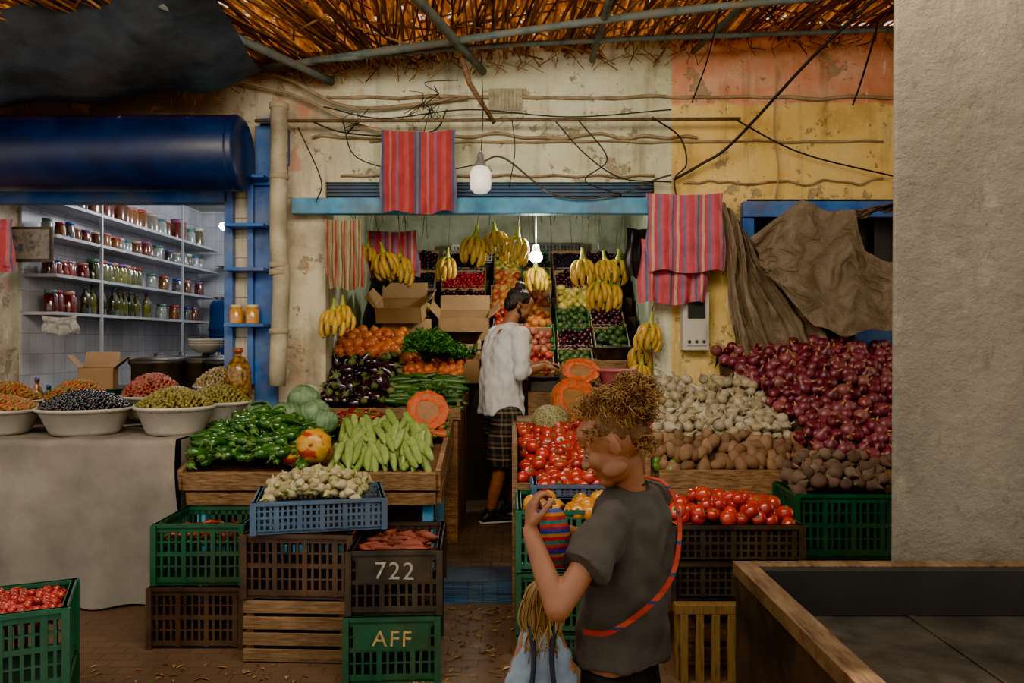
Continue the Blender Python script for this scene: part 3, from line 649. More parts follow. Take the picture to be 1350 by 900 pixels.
pile('green_pepper_pile',pep,[pepm,stemg],(-1.76,-1.17,4.45,5.02),lambda x,y:tz(x,y)+.02+b1(x,y),.062,lying(.3,1.3),layers=3,base=drk,sy=.05)
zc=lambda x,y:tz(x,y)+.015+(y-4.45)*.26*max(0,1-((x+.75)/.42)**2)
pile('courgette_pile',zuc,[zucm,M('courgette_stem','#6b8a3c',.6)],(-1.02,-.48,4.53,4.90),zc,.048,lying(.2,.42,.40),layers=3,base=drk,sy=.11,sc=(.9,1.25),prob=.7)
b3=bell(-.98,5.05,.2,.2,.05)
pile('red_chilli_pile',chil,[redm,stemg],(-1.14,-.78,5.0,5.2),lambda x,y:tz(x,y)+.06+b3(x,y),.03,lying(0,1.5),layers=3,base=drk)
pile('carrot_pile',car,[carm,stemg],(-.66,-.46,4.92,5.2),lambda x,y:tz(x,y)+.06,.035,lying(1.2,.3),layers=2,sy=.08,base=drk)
gm,nt,b=newmat('gourd_skin'); vo=nt.nodes.new('ShaderNodeTexVoronoi'); vo.inputs['Scale'].default_value=12; nt.links.new(coord(nt),vo.inputs['Vector'])
nt.links.new(ramp(nt,vo.outputs['Distance'],['#b0780a','#b2850c','#962a0c','#8a240a'],pos=[0,.52,.58,1]),b.inputs['Base Color']); b.inputs['Roughness'].default_value=.35
def pumpT(r,ribs=9,fl=.8,seg=36,rings=14):
    V,F,MI=ball(1,seg,rings); V=V.copy()
    for i in range(len(V)):
        a=math.atan2(V[i][1],V[i][0]); q=1+.045*math.cos(a*ribs)
        V[i][0]*=q;V[i][1]*=q; V[i][2]*=fl*(1-.12*math.exp(-((V[i][0]**2+V[i][1]**2)*9)))
    return (V*r,F,MI)
mb=MB(); mb.add(pumpT(.1,8,.9),T((0,0,0),(1.3,.3,0))); mb.add(tube([(0,-.08,.02),(.01,-.11,.03)],[.012,.008],8)); mb.obj('striped_gourd',[gm],loc=(-1.12,4.5,.91))
one(pumpT(.065,8,.9),'striped_gourd',[gm],loc=(-1.25,4.50,.86))
def cabbage(name,loc,r,cols,n=9):
    mb=MB(); mb.add(lump(ball(r*.8,16,12),.08,12))
    for i in range(n):
        a=i*2.4
        def f(u,v,a=a):
            th=a+(u-.5)*1.7; ph=-1.2+2.3*v; rr=r*(.88+.28*v*v+.05*math.sin(u*20+v*6)*v)
            return (rr*math.cos(ph)*math.cos(th),rr*math.cos(ph)*math.sin(th),rr*math.sin(ph)*.9)
        mb.add(grid(f,12,8))
    o=mb.obj(name,M(name+'_leaf',cols,.55,18,.4,30),loc=loc,rot=(U(-.5,.5),U(-.5,.5),U(0,3)))
    sd=o.modifiers.new('s','SOLIDIFY'); sd.thickness=.003
    return o
for x,y,r in ((-1.42,4.98,.11),(-1.25,5.05,.11),(-1.6,5.05,.1),(-1.35,5.16,.11),(-1.16,4.92,.085)): cabbage('cabbage',(x,y,tz(x,y)+.13+(.06 if y>5.12 else 0)),r,['#3f5c3c','#5d7d54','#7d966e'])
cabbage('white_cabbage',(-1.32,5.2,1.14),.075,['#8d9f74','#adb992'])
orf=M('pumpkin_flesh',['#a03200','#bc4c00','#8e2a00'],.7,22,.4)
pskin=M('pumpkin_rind',['#5a4a1e','#8a5a22','#6b4c22'],.6,8)
def cutpump(name,loc,r,rz=0,rx=0):
    # half pumpkin: ribbed rind, thick flesh ring, hollow seed cavity with fibres and seeds
    mb=MB(); V,F,MI=pumpT(r,9,.95,45,16)
    V=V.copy(); V[:,1]=np.maximum(V[:,1]*1.1,-.0); mb.add((V,F),mi=0)
    def f(u,v):
        a=2*math.pi*u; rib=1+.03*math.cos(a*9); cav=.52+.04*math.sin(a*3+1)
        rr=r*(1.01*rib-(1.01*rib-cav)*min(1,v*2)) if v<.5 else r*cav*(1-(v-.5)*1.98)
        dep=-.008+.008*math.sin(math.pi*min(1,v*2)) if v<.5 else r*.62*math.sin((v-.5)*math.pi)
        return (rr*math.cos(a),dep+(.005*mnoise.noise(Vector((math.cos(a)*4,math.sin(a)*4,v*9)))),rr*math.sin(a)*.95)
    g=grid(f,45,16); mi=[1 if k//45<8 else 2 for k in range(len(g[1]))]
    mb.add((g[0],g[1],mi))
    for k in range(46):
        a=U(0,6.28); q=U(.15,.47); rr=q*r; mb.add(ball(1,6,4,(.009,.004,.013)),T((rr*math.cos(a),r*.55*(1-q/.52)**.7,rr*math.sin(a)*.95),(U(0,1),U(0,1),U(0,3))),mi=3)
    for k in range(24):
        a=U(0,6.28); mb.add(tube(smoothpath([(r*.5*math.cos(a),.01,r*.47*math.sin(a)),(r*.3*math.cos(a+.4),r*.22,r*.28*math.sin(a+.4)),(r*.1*math.cos(a+1),r*.42,r*.1*math.sin(a+1))],3),.002,4),mi=1)
    return mb.obj(name,[pskin,orf,M('pumpkin_pulp',['#7a2c00','#a04404'],.7,30,.4),M('pumpkin_seed','#a08848',.6)],loc=loc,rot=(rx,0,rz))
cutpump('cut_pumpkin',(-.53,4.98,1.07),.13,.25,-.3)
boxes('display_table',[(-1.30,-.36,5.30,5.95,.156,1.0),(-1.30,-.34,5.28,5.31,.98,1.06),(-1.30,-.75,5.95,6.7,.156,1.3),(-.75,-.36,5.95,6.3,.156,1.2),(-.37,-.345,5.31,6.3,1.0,1.1)],wood,bevel=.004)
z2=lambda x,y:1.04+(y-5.32)*.46
pile('eggplant_pile',eggpl,[eggm,M('eggplant_cap',['#3c4a1c','#55602a'],.6)],(-1.27,-.84,5.34,5.92),lambda x,y:z2(x,y)+.03,.075,anyrot,layers=2,sc=(.8,1.05),base=drk)
pile('cucumber_pile',cuc,[cucm,cucm],(-.82,-.38,5.34,5.75),lambda x,y:z2(x,y)-.01,.045,lying(1.4,.5),layers=3,sy=.08,base=drk)
pile('orange_pile',orange,[oram],(-.78,-.38,5.8,6.25),lambda x,y:1.24+(y-5.8)*.25,.07,anyrot,layers=2,sc=(.75,.95),base=drk)
pile('orange_pile',orange,[oram],(-1.34,-.85,5.98,6.6),lambda x,y:1.36+(y-5.98)*.32,.078,anyrot,layers=2,base=drk)
def leafy(name,loc,rad,n,cols,ls=.018):
    mb=MB(); LF=[(0,1,2,3)]
    for i in range(n):
        d=np.random.normal(size=3); d/=np.linalg.norm(d); d[2]=abs(d[2])*.9-.2; p=d*rad*U(.55,1.05)
        s=ls*U(.6,1.3); mb.add((np.array([(-s,0,0),(0,-s*.5,s*.2),(s*1.2,0,0),(0,s*.5,s*.2)]),LF),T(p,(U(-1,1),U(-1,1),U(0,6.28))),smooth=False)
        if i%5==0: mb.add(tube([(0,0,-rad*.6),p*.6,p],[.003,.002,.001],4),smooth=True)
    return mb.obj(name,M(name+'_leaf',cols,.6,island=True),loc=loc)
leafy('herb_bunch',(-.62,5.85,1.46),.2,1500,['#1d4a14','#2f6a1c','#46822a','#234f18'])
leafy('herb_bunch',(-.45,6.1,1.4),.14,600,['#1d4a14','#2f6a1c','#46822a'])
leafy('herb_bunch',(-1.0,6.3,2.0),.12,300,['#3f6a2a','#5d8038'])
leafy('herb_bunch',(-.5,5.35,1.17),.09,200,['#3f5a2a','#5d8038'])
# ------------------------------------------------------------------ fruit display
L=[]
for i in range(7): L.append((-1.15,1.15,6.75+.22*i,6.75+.22*(i+1) if i<6 else 8.4,.156,1.16+.19*i))
boxes('stepped_shelving',L,M('shelving_dark',['#2b2118','#40321f'],.8,6))
FR={'avocado':(avoc,M('avocado_skin',['#1c2a10','#2f4418','#3c5220'],.5,island=True),.07),
'peach':(orange,M('peach_skin',['#c0501f','#c88534','#ac3824','#ca9644'],.5,12,island=True),.075),
'apple':(apple,M('apple_skin',['#981c14','#b9402c','#7e120f','#c96a4a'],.25,12,island=True),.075),
'mango':(avoc,M('mango_skin',['#c9a83a','#a8a040','#d9b850'],.4,island=True),.075),
'plum':(ball(.028,8,6),M('plum_skin',['#2a0c1c','#4a1424','#1a0a14'],.3,island=True),.055),
'grape':(ball(.013,7,5),M('grape_skin',['#14101c','#241a30','#0e0c12'],.25,island=True),.024),
'cherry':(ball(.018,8,6),M('cherry_skin',['#900c20','#b92438','#6a0a18'],.2,island=True),.034),
'cucumber':(cuc[0],cucm,.05),'pomegranate':(apple,M('pomegranate_skin',['#903828','#a85a48','#b97a5a'],.4,island=True),.08)}
wbx=M('white_fruit_box',['#98918a','#857a66'],.7,9); gbx=M('green_fruit_box',['#2f6a3a','#3f7a48'],.6,6); bbx=M('box_kraft',['#94714a','#b08c60'],.8,6)
def fruitbox(x,y,z,w,kind,bm,tilt=.55,d=.34,h=.09):
    tm,fm,sp=FR[kind]; M4=T((x,y,z),(tilt,0,0)); mb=MB(); t=.008
    for b in ((-w/2,w/2,0,d,0,t),(-w/2,w/2,0,t,0,h),(-w/2,w/2,d-t,d,0,h+.03),(-w/2,-w/2+t,0,d,0,h),(w/2-t,w/2,0,d,0,h)): mb.add(box(*b),M4,mi=1,smooth=False)
    k=0; yy=sp*.5
    while yy<d-sp*.3:
        xx=-w/2+sp*.55+(sp/2 if k%2 else 0)
        while xx<w/2-sp*.4:
            for l in range(2):
                if l==0 or rnd()<.35:
                    r=anyrot() if kind!='cucumber' else rotm(0,0,U(-.1,.1))@rotm(math.pi/2,0,0)
                    mb.add((tm[0],tm[1]),M4@T((xx+U(-.1,.1)*sp,yy+U(-.1,.1)*sp,h-.01+l*sp*.4+U(-.1,.1)*sp),r,U(.85,1.05)),mi=0)
            xx+=sp
        yy+=sp*.88 if kind!='cucumber' else .17; k+=1
    mb.obj('fruit_box_'+kind,[fm,bm])
cols=[-.93,-.47,-.05,.24,.56,.88]
kinds=[['peach','cucumber','pomegranate','apple','avocado','avocado'],
['mango','cucumber','peach','pomegranate','plum','avocado'],
['mango','cucumber','apple','peach','avocado','plum'],
['grape','plum','peach','pomegranate','mango','avocado'],
['grape','cherry','peach','mango','plum','mango'],['plum','grape','mango','grape','grape','plum']]
wid=[.40,.42,.27,.27,.30,.30]
for r_ in range(6):
    for c_ in range(6):
        if (r_,c_) in ((0,0),(1,0),(0,1)): continue
        fruitbox(cols[c_]+U(-.02,.02),6.72+.22*r_,1.17+.19*r_,wid[c_],kinds[r_][c_],[wbx,bbx,gbx,bbx][(r_*3+c_)%4],tilt=.62)
openbox('cardboard_box',-.9,6.8,1.36,.42,.28,.16,cardboard,.1,rx=.35)
openbox('cardboard_box',-.95,6.9,1.7,.4,.28,.14,cardboard,-.1,rx=.35)
openbox('cardboard_box',-.45,6.78,1.17,.36,.28,.2,cardboard,.0,rx=.15)
openbox('cardboard_box',-.42,7.1,1.55,.44,.28,.2,cardboard,0,rx=.3)
crate('black_crate',.45,8.2,2.3,.5,.3,.2,black,0)
crate('white_crate',-.35,8.2,2.3,.5,.3,.18,whitep,0)
banm=M('banana_skin',['#b08408','#c39614','#c8a226','#9e7a0e'],.45,8,island=True); bang=M('banana_green',['#7d8a24','#9a9a2c'],.5); banb=M('banana_tip',['#2e2412','#6b5518'],.7)
def bananabunch(name,loc,n=12,s=1,rz=0,rx=0,hang=.3):
    mb=MB()
    for i in range(n):
        layer=i%2; a=(i/n-.5)*4.4+U(-.15,.15)-math.pi/2; L=U(.9,1.12)
        P=[];R=[]
        for t,rr in zip((0,.10,.22,.4,.6,.8,.93,1.0),(.006,.0075,.0145,.019,.019,.016,.008,.004)):
            th=.25+t*1.9+layer*.25
            rad=.012+.075*L*(math.sin(th)-math.sin(.25)*.6); z=-.012-.035*layer-.085*L*(1-math.cos(th))*1.05
            P.append((rad*math.cos(a),rad*math.sin(a),z)); R.append(rr)
        tb=tube(P,R,8); MI=[1 if f<16 else (2 if f>=48 else 0) for f in range(len(tb[1]))]
        mb.add((tb[0],tb[1],MI))
    mb.add(lathe([(0,-.04),(.024,-.035),(.022,0),(.012,.03),(.010,.07),(0,.07)],8),mi=1)
    mb.add(tube([(0,0,.06),(0,0,hang)],.002,4),mi=3)
    mb.obj(name,[banm,bang,banb,wirem],loc=loc,rot=(rx,U(-.2,.2),rz)).scale=(s,s,s)
for px,py,d,s in ((485,335,6,.95),(505,342,5.9,1.05),(527,348,6,1.1),(440,418,5.45,1.0),(452,412,5.5,.9),(590,347,6.5,1.0),(627,320,6.2,1.2),(652,314,6.25,1.1),(682,320,6.2,1.15),(706,360,6.9,1.1),(768,350,6.1,1.1),(797,352,6.1,1.0),(815,350,6.2,1.0),(790,380,6.05,1.15),(806,384,6.1,1.1),(858,436,5.5,1.0),(843,466,5.7,1.0),(846,490,5.6,.9)):
    bananabunch('banana_bunch',((px-675)*d/1050,d,1.5-(py-450)*d/1050+.06),12,s,U(-.6,.6),U(-.3,.1),.3 if py>400 else .4)
# ------------------------------------------------------------------ right-hand stand
boxes('produce_table',[(.0,.74,4.27,4.30,.60,.74),(.0,.03,4.3,5.5,.60,.95),(0.03,.72,4.3,5.6,.62,.66),(.03,.72,5.2,5.6,.66,.98),(.72,.75,4.3,5.6,.6,.9),
 (.8,2.9,4.33,4.36,.62,.80),(.8,2.9,4.36,5.55,.62,.70),(.0,.05,4.3,4.35,0,.6),(.7,.75,4.3,4.35,0,.6),(.0,.05,5.5,5.55,.156,.6),(.85,.9,4.4,4.45,0,.62),(2.8,2.85,4.4,4.45,0,.62),(2.8,2.85,5.45,5.5,0,.62)],wood,bevel=.004)
boxes('table_skirt',[(.82,2.85,4.5,4.52,.0,.62),(.06,.7,4.5,4.52,.0,.6)],M('dark_skirt',['#16110d','#241b14'],.9))
bt=bell(.38,4.7,.5,.6,.07)
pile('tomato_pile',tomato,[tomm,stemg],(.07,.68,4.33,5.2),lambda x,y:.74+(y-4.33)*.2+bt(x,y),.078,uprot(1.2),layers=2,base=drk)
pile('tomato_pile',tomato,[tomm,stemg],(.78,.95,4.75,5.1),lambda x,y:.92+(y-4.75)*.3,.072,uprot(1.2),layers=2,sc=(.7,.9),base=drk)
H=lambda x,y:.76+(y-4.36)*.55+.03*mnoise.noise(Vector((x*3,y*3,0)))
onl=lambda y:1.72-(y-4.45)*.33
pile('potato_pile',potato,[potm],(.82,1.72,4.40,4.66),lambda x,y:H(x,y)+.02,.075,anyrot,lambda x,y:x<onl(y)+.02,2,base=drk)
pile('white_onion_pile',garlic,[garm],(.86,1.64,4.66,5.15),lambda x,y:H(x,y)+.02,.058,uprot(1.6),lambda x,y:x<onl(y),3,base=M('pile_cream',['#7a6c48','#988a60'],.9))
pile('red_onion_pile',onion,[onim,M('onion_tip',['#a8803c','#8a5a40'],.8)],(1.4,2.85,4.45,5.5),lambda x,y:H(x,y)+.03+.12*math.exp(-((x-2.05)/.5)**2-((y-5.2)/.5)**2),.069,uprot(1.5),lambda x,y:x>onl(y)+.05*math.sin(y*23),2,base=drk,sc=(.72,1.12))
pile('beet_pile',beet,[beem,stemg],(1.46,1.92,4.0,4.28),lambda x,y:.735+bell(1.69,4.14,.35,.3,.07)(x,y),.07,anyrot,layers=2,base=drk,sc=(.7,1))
pile('beet_pile',beet,[beem,stemg],(1.5,2.3,4.40,4.5),lambda x,y:.82,.07,anyrot,layers=2,sc=(.7,.95))
pile('green_fig_pile',potato,[M('fig_green',['#4a6a1c','#6b8a2c'],.4,island=True)],(.80,.92,4.38,4.46),lambda x,y:.80,.06,anyrot,layers=2,sc=(.6,.8))
bell2=lambda x,y:.65+bell(1.01,3.78,.35,.28,.07)(x,y)
bigtom=lump(tomato,.12,25,2)
pile('tomato_pile',[bigtom,tomato],[tomm,stemg],(.76,1.26,3.62,3.94),bell2,.07,uprot(1.3),layers=2,base=drk,sc=(.75,1.05))
pile('tomato_pile',tomato,[tomm,stemg],(.16,.46,4.02,4.18),lambda x,y:.77,.07,uprot(1.2),layers=2)
pile('yellow_pepper_pile',tomato,[M('yellow_pepper_skin',['#c07808','#ca8a10','#b06808'],.25,island=True),stemg],(.08,.44,3.77,3.94),lambda x,y:.68,.075,uprot(1.2),layers=2,base=drk)
pile('turnip_pile',turnip,[turm,M('turnip_stem',['#7d9a44','#a8b060'],.6)],(-1.18,-.73,3.80,4.10),lambda x,y:.72+bell(-.95,3.95,.33,.25,.10)(x,y),.042,uprot(2),layers=3,base=M('pile_straw',['#8a7c48','#a8985a'],.9),sc=(.75,1.1))
pile('sweet_potato_pile',sweetp,[swem,swem],(-.66,-.42,3.62,4.0),lambda x,y:.48+bell(-.54,3.8,.25,.35,.04)(x,y),.05,lying(.8,1.2),layers=2,sy=.06,base=drk,sc=(.6,.9))
cr_,sr_=math.cos(.42),math.sin(.42)
ins=lambda x,y: abs((x+1.99)*cr_+(y-3.08)*sr_)<.22 and abs(-(x+1.99)*sr_+(y-3.08)*cr_)<.17
pile('cherry_tomato_pile',ball(.017,8,6),[tomm],(-2.3,-1.68,2.8,3.36),lambda x,y:.42+bell(-1.99,3.08,.35,.3,.04)(x,y),.031,anyrot,ins,layers=3,prob=.8)
pile('red_pepper_pile',chil,[redm,stemg],(-1.72,-1.38,3.98,4.28),lambda x,y:.50,.04,lying(0,1.5),layers=2,base=drk)
cutpump('cut_pumpkin',(.40,5.10,1.13),.15,.35,-.2)
cutpump('cut_pumpkin',(.47,5.45,1.30),.13,.1,-.9)
mm,nt,b=newmat('melon_rind'); vo=nt.nodes.new('ShaderNodeTexVoronoi'); vo.feature='DISTANCE_TO_EDGE'; vo.inputs['Scale'].default_value=50; nt.links.new(coord(nt),vo.inputs['Vector'])
nt.links.new(ramp(nt,vo.outputs['Distance'],['#988a5c','#565a30'],pos=[0,.2]),b.inputs['Base Color']); b.inputs['Roughness'].default_value=.8
one(pumpT(.12,10,.9),'netted_melon',[mm],loc=(.25,5.05,1.0)); one(pumpT(.12,10,.85),'netted_melon',[mm],loc=(.60,5.3,1.09)); one(pumpT(.13,10,.85),'netted_melon',[mm],loc=(.40,5.38,1.08))
def basin(name,loc,r,h,mat):
    return one(lathe([(0,0),(r*.68,0),(r*.74,h*.12),(r*.95,h*.86),(r*1.03,h*.9),(r*1.04,h),(r*.98,h*.99),(r*.9,h*.86),(r*.7,h*.15),(0,h*.08)],40),name,mat,loc=loc)
pinkp=M('pink_plastic',['#98484f','#a8585e'],.4)
basin('pink_basin',(.72,5.48,1.2),.14,.11,pinkp); basin('black_basin',(.78,6.2,1.36),.17,.1,black); basin('black_basin',(-.42,6.5,1.48),.18,.1,black)
boxes('basin_stand',[(.5,1.0,5.85,6.5,.156,1.36),(.52,.98,5.61,5.7,.156,1.2),(.6,.95,5.4,5.6,.99,1.2)],wood)
mb=MB()
for b in ((.12,.36,6.0,6.25,.156,1.12),): mb.add(box(*b),mi=1,smooth=False)
mb.add(box(.14,.34,6.02,6.2,1.12,1.2),mi=0,smooth=False); mb.add(lathe([(0,0),(.1,0),(.13,.03),(.12,.03),(0,.01)],20),T((.24,6.11,1.2)),mi=0)
mb.obj('weighing_scale',[black,wood],bevel=.004)
# ------------------------------------------------------------------ cloth-covered table left
def tc(u,v):
    x=-3.7+1.82*u; s=v*1.85
    if s<.95: y=5.35-s*.89; z=.945
    else:
        t=(s-.95)/.9; y=4.50-.035*math.sin(u*26+1)*t-.03*t-.03*mnoise.noise(Vector((u*6,t*2,0))); z=.945-.93*t
    return (x+.02*math.sin(v*9),y,z+.004*math.sin(u*40))
mb=MB(); mb.add(grid(tc,120,60))
mb.add(grid(lambda u,v:(-1.87+.02*math.sin(u*20)*v,4.5+.85*u,.945-.9*v),20,20)); mb.obj('cloth_covered_table',M('canvas_cloth',['#68635a','#827c71','#918b80'],.9,1.6,.35,12,dirt=.45,dirtcol='#514a40'))
def bowlset(x,y,r,h,z,tm,mat_,sp,hh,name):
    basin('white_basin',(x,y,z),r,h,whitep)
    bb=bell(x,y,r*1.0,r*1.0,hh)
    mb=MB(); q=-r
    while q<=r:
        p=-r
        while p<=r:
            if p*p+q*q<(r*.94)**2:
                for l in range(2):
                    mb.add(tm,T((x+p+U(-.4,.4)*sp,y+q+U(-.4,.4)*sp,z+h*.86+bb(x+p,y+q)+l*sp*.4),anyrot(),U(.8,1.1)))
            p+=sp
        q+=sp*.9
    mb.add(grid(lambda u,v:(x+r*.95*v*math.cos(6.2832*u),y+r*.95*v*math.sin(6.2832*u),z+h*.82+hh*(1-v*v)),24,6),mi=1)
    mb.obj(name,[mat_,drk])
olb=M('black_olives',['#0a0810','#14111c','#10101a'],.15,island=True,coat=.5)
olg=M('green_olives',['#6e6420','#88792c','#5a551e','#988834'],.3,island=True)
olr=M('pink_olives',['#7e3024','#984630','#a0604a'],.3,island=True)
oly=M('mixed_pickle',['#a9802c','#b9501c','#6a7a2c','#a93010'],.35,island=True)
olw=M('mixed_olives',['#a08a62','#946648','#7a7a3c','#b0a078'],.4,island=True)
bowlset(-2.57,4.80,.265,.16,.947,olive,olb,.021,.11,'black_olive_heap')
bowlset(-2.03,4.80,.225,.17,.947,olive,olg,.021,.12,'green_olive_heap')
bowlset(-3.12,4.80,.26,.15,.947,olive,oly,.022,.09,'pickle_heap')
bowlset(-1.90,5.15,.2,.16,.957,olive,olg,.021,.12,'green_olive_heap')
bowlset(-2.35,5.22,.2,.15,1.0,olive,olr,.021,.15,'pink_olive_heap')
bowlset(-2.84,5.22,.2,.14,.98,olive,oly,.022,.14,'pickle_heap')
bowlset(-2.0,5.48,.18,.14,1.06,olive,olw,.022,.13,'mixed_olive_heap')
bowlset(-3.3,5.22,.2,.14,.98,olive,oly,.022,.12,'pickle_heap')
mb=MB(); mb.add(lathe([(0,0),(.07,0),(.078,.02),(.078,.2),(.072,.24),(.045,.29),(.02,.31),(.02,.33),(.026,.33),(.026,.36),(0,.36)],20,[0]*7+[1]*3))
m,nt,b=newmat('bottled_olives'); vo=nt.nodes.new('ShaderNodeTexVoronoi'); vo.inputs['Scale'].default_value=45; nt.links.new(coord(nt),vo.inputs['Vector'])
nt.links.new(ramp(nt,vo.outputs['Distance'],['#a07a30','#7a561c','#3f2a10'],pos=[0,.5,.9]),b.inputs['Base Color']); b.inputs['Roughness'].default_value=.12
mb.obj('olive_bottle',[m,M('red_cap','#8a3a20',.4)],loc=(-1.82,5.3,1.08)).scale=(1.05,1.05,1.05)
crate('green_crate',-2.98,5.60,1.001,.34,.24,.16,greenp,.0)
mb=MB()
for x,y,h in ((-3.55,5.45,.24),(-3.42,5.47,.22),(-3.28,5.5,.25),(-3.2,5.5,.2)): mb.add(botT(.04,h),T((x,y,1.001)))
mb.obj('sauce_bottles',[M('sauce',['#1a140c','#5a3a1c','#26421c','#a06020'],.15,island=True,coat=.7),lidm])
mb=MB()
for x in (-2.75,-2.66,-2.57): mb.add(jarT(.04,.12),T((x,5.5,1.001)))
mb.obj('small_jars',[M('harissa',['#8e2414','#b0602c','#6b3a1c'],.2,island=True,coat=.7),lidm])
boxes('counter_riser',[(-3.58,-2.21,5.38,5.84,.0,1.0),(-2.2,-1.99,5.38,5.56,.0,1.06)],M('riser',['#4b4036','#62564a'],.7))
print('scene',time.time()-T0)
# ------------------------------------------------------------------ people
def nv(v): v=np.array(v,float); return v/np.linalg.norm(v)
def A(*v): return np.array(v,float)
def orient(p0,p1):
    z=nv(np.array(p1)-np.array(p0)); up=A(0,0,1) if abs(z[2])<.95 else A(1,0,0)
    x=nv(np.cross(up,z)); y=np.cross(z,x); return np.stack([x,y,z],1)
def cap(p0,p1,r0,r1,rnd_=True,seg=14):
    p0=np.array(p0,float);p1=np.array(p1,float);L=np.linalg.norm(p1-p0); prof=[]
    if rnd_:
        for k in range(5): a=math.pi/2*k/4; prof.append((r0*math.sin(a),-r0*math.cos(a)))
        for k in range(4,-1,-1): a=math.pi/2*k/4; prof.append((r1*math.sin(a),L+r1*math.cos(a)))
        prof[0]=(0,prof[0][1]); prof[-1]=(0,prof[-1][1])
    else: prof=[(0,0),(r0,0),(r1,L),(0,L)]
    t=lathe(prof,seg); return (t[0]@orient(p0,p1).T+p0,t[1])
def ell(c,r,fr=None,seg=18):
    t=ball(1,seg,12); V=t[0]*np.array(r)
    if fr is not None: V=V@np.stack(fr,1).T
    return (V+np.array(c,float),t[1])
def loft(secs,seg=24):
    V=[];F=[]
    for c,a,b in secs:
        for i in range(seg):
            t=2*math.pi*i/seg; ct,st_=math.cos(t),math.sin(t)
            V.append(np.array(c)+np.array(a)*math.copysign(abs(ct)**.85,ct)+np.array(b)*math.copysign(abs(st_)**.85,st_))
    n=len(secs)
    for k in range(n-1):
        for i in range(seg):
            j=(i+1)%seg; F.append((k*seg+i,k*seg+j,(k+1)*seg+j,(k+1)*seg+i))
    F.append(tuple(range(seg-1,-1,-1))); F.append(tuple((n-1)*seg+i for i in range(seg)))
    return (np.array(V),F)
def blob(name,prims,mat,parent,voxel=.006,sm=3,fold=0,fs=9):
    mb=MB()
    for p in prims: mb.add((p[0],p[1]))
    o=mb.obj(name+'_src',mat)
    rm=o.modifiers.new('r','REMESH'); rm.mode='VOXEL'; rm.voxel_size=voxel; rm.use_smooth_shade=True
    s=o.modifiers.new('s','SMOOTH'); s.iterations=sm; s.factor=.5
    dg=bpy.context.evaluated_depsgraph_get(); me=bpy.data.meshes.new_from_object(o.evaluated_get(dg))
    bpy.data.objects.remove(o)
    if fold:
        n_=len(me.vertices); C=np.empty(n_*3,np.float32); N=np.empty(n_*3,np.float32)
        me.vertices.foreach_get('co',C); me.vertices.foreach_get('normal',N); C=C.reshape(-1,3); N=N.reshape(-1,3)
        D=np.array([mnoise.noise(Vector((c[0]*fs,c[1]*fs,c[2]*fs*.6)))+.5*mnoise.noise(Vector((c[0]*fs*2.4,c[1]*fs*2.4,c[2]*fs*1.8))) for c in C.tolist()])
        C=C+N*(D*fold)[:,None]; me.vertices.foreach_set('co',C.astype(np.float32).ravel()); me.update()
    me.name=name; o=bpy.data.objects.new(name,me); SC.collection.objects.link(o); o.parent=parent
    me.polygons.foreach_set('use_smooth',[True]*len(me.polygons))
    return o
def hand(wr,d,n,side,s=1,curl=.5):
    d=nv(d); n=nv(np.array(n)-d*np.dot(n,d)); lat=np.cross(d,n)*side; P=[]
    offs=(.030,.010,-.011,-.030); lens=(.070,.080,.074,.056); wr=np.array(wr,float)
    for i,(o,L) in enumerate(zip(offs,lens)):
        k=wr+(d*(.085-.008*(i==3)-.004*(i==0))+lat*o)*s
        P.append(cap(wr+lat*o*.5*s+d*.005*s,k,.0135*s,.0105*s)); c=k; a=0
        for q,fr in enumerate((.45,.3,.25)):
            a+=curl*(.7 if q==0 else 1)+.06*i
            dd=d*math.cos(a)+n*math.sin(a)
            e=c+nv(dd)*L*fr*s; r0=(.0092-.0009*q)*s; P.append(cap(c,e,r0,r0-.0008*s,seg=10)); c=e
    b=wr+(d*.025+lat*.022)*s; m_=b+nv(d*.55+lat*.75+n*.35)*.042*s; e1=m_+nv(d*.85+lat*.25+n*.5)*.032*s; e2=e1+nv(d*.8-lat*.05+n*.65)*.026*s
    P+=[cap(b,m_,.014*s,.0115*s),cap(m_,e1,.0108*s,.0098*s,seg=10),cap(e1,e2,.0096*s,.008*s,seg=10)]
    return P
def head(c,f,up,s):
    f=nv(f); l=nv(np.cross(up,f)); u=np.cross(f,l); fr=(f,l,u); c=np.array(c,float)
    g=lambda a,b,e: c+(f*a+l*b+u*e)*s
    P=[ell(g(-.008,0,.025),(.1*s,.076*s,.092*s),fr),ell(g(.028,0,-.035),(.064*s,.06*s,.08*s),fr),ell(g(.065,0,-.098),(.026*s,.026*s,.02*s),fr),
       ell(g(.055,0,.045),(.045*s,.06*s,.045*s),fr),ell(g(.083,0,-.066),(.014*s,.022*s,.017*s),fr),
       cap(g(.088,0,.008),g(.112,0,-.036),.008*s,.0125*s),ell(g(.098,.012,-.038),(.011*s,.008*s,.008*s),fr),ell(g(.098,-.012,-.038),(.011*s,.008*s,.008*s),fr),
       ell(g(.084,0,.022),(.012*s,.05*s,.009*s),fr)]
    for k in (1,-1):
        P+=[ell(g(.06,.034*k,-.032),(.03*s,.026*s,.03*s),fr),ell(g(.02,.05*k,-.072),(.04*s,.014*s,.024*s),fr),
            ell(g(-.012,.078*k,-.012),(.02*s,.007*s,.031*s),(nv(f+l*k*-.3),nv(l+f*k*.3),u)),ell(g(.072,.032*k,.002),(.016*s,.018*s,.013*s),fr)]
    return P,fr,g
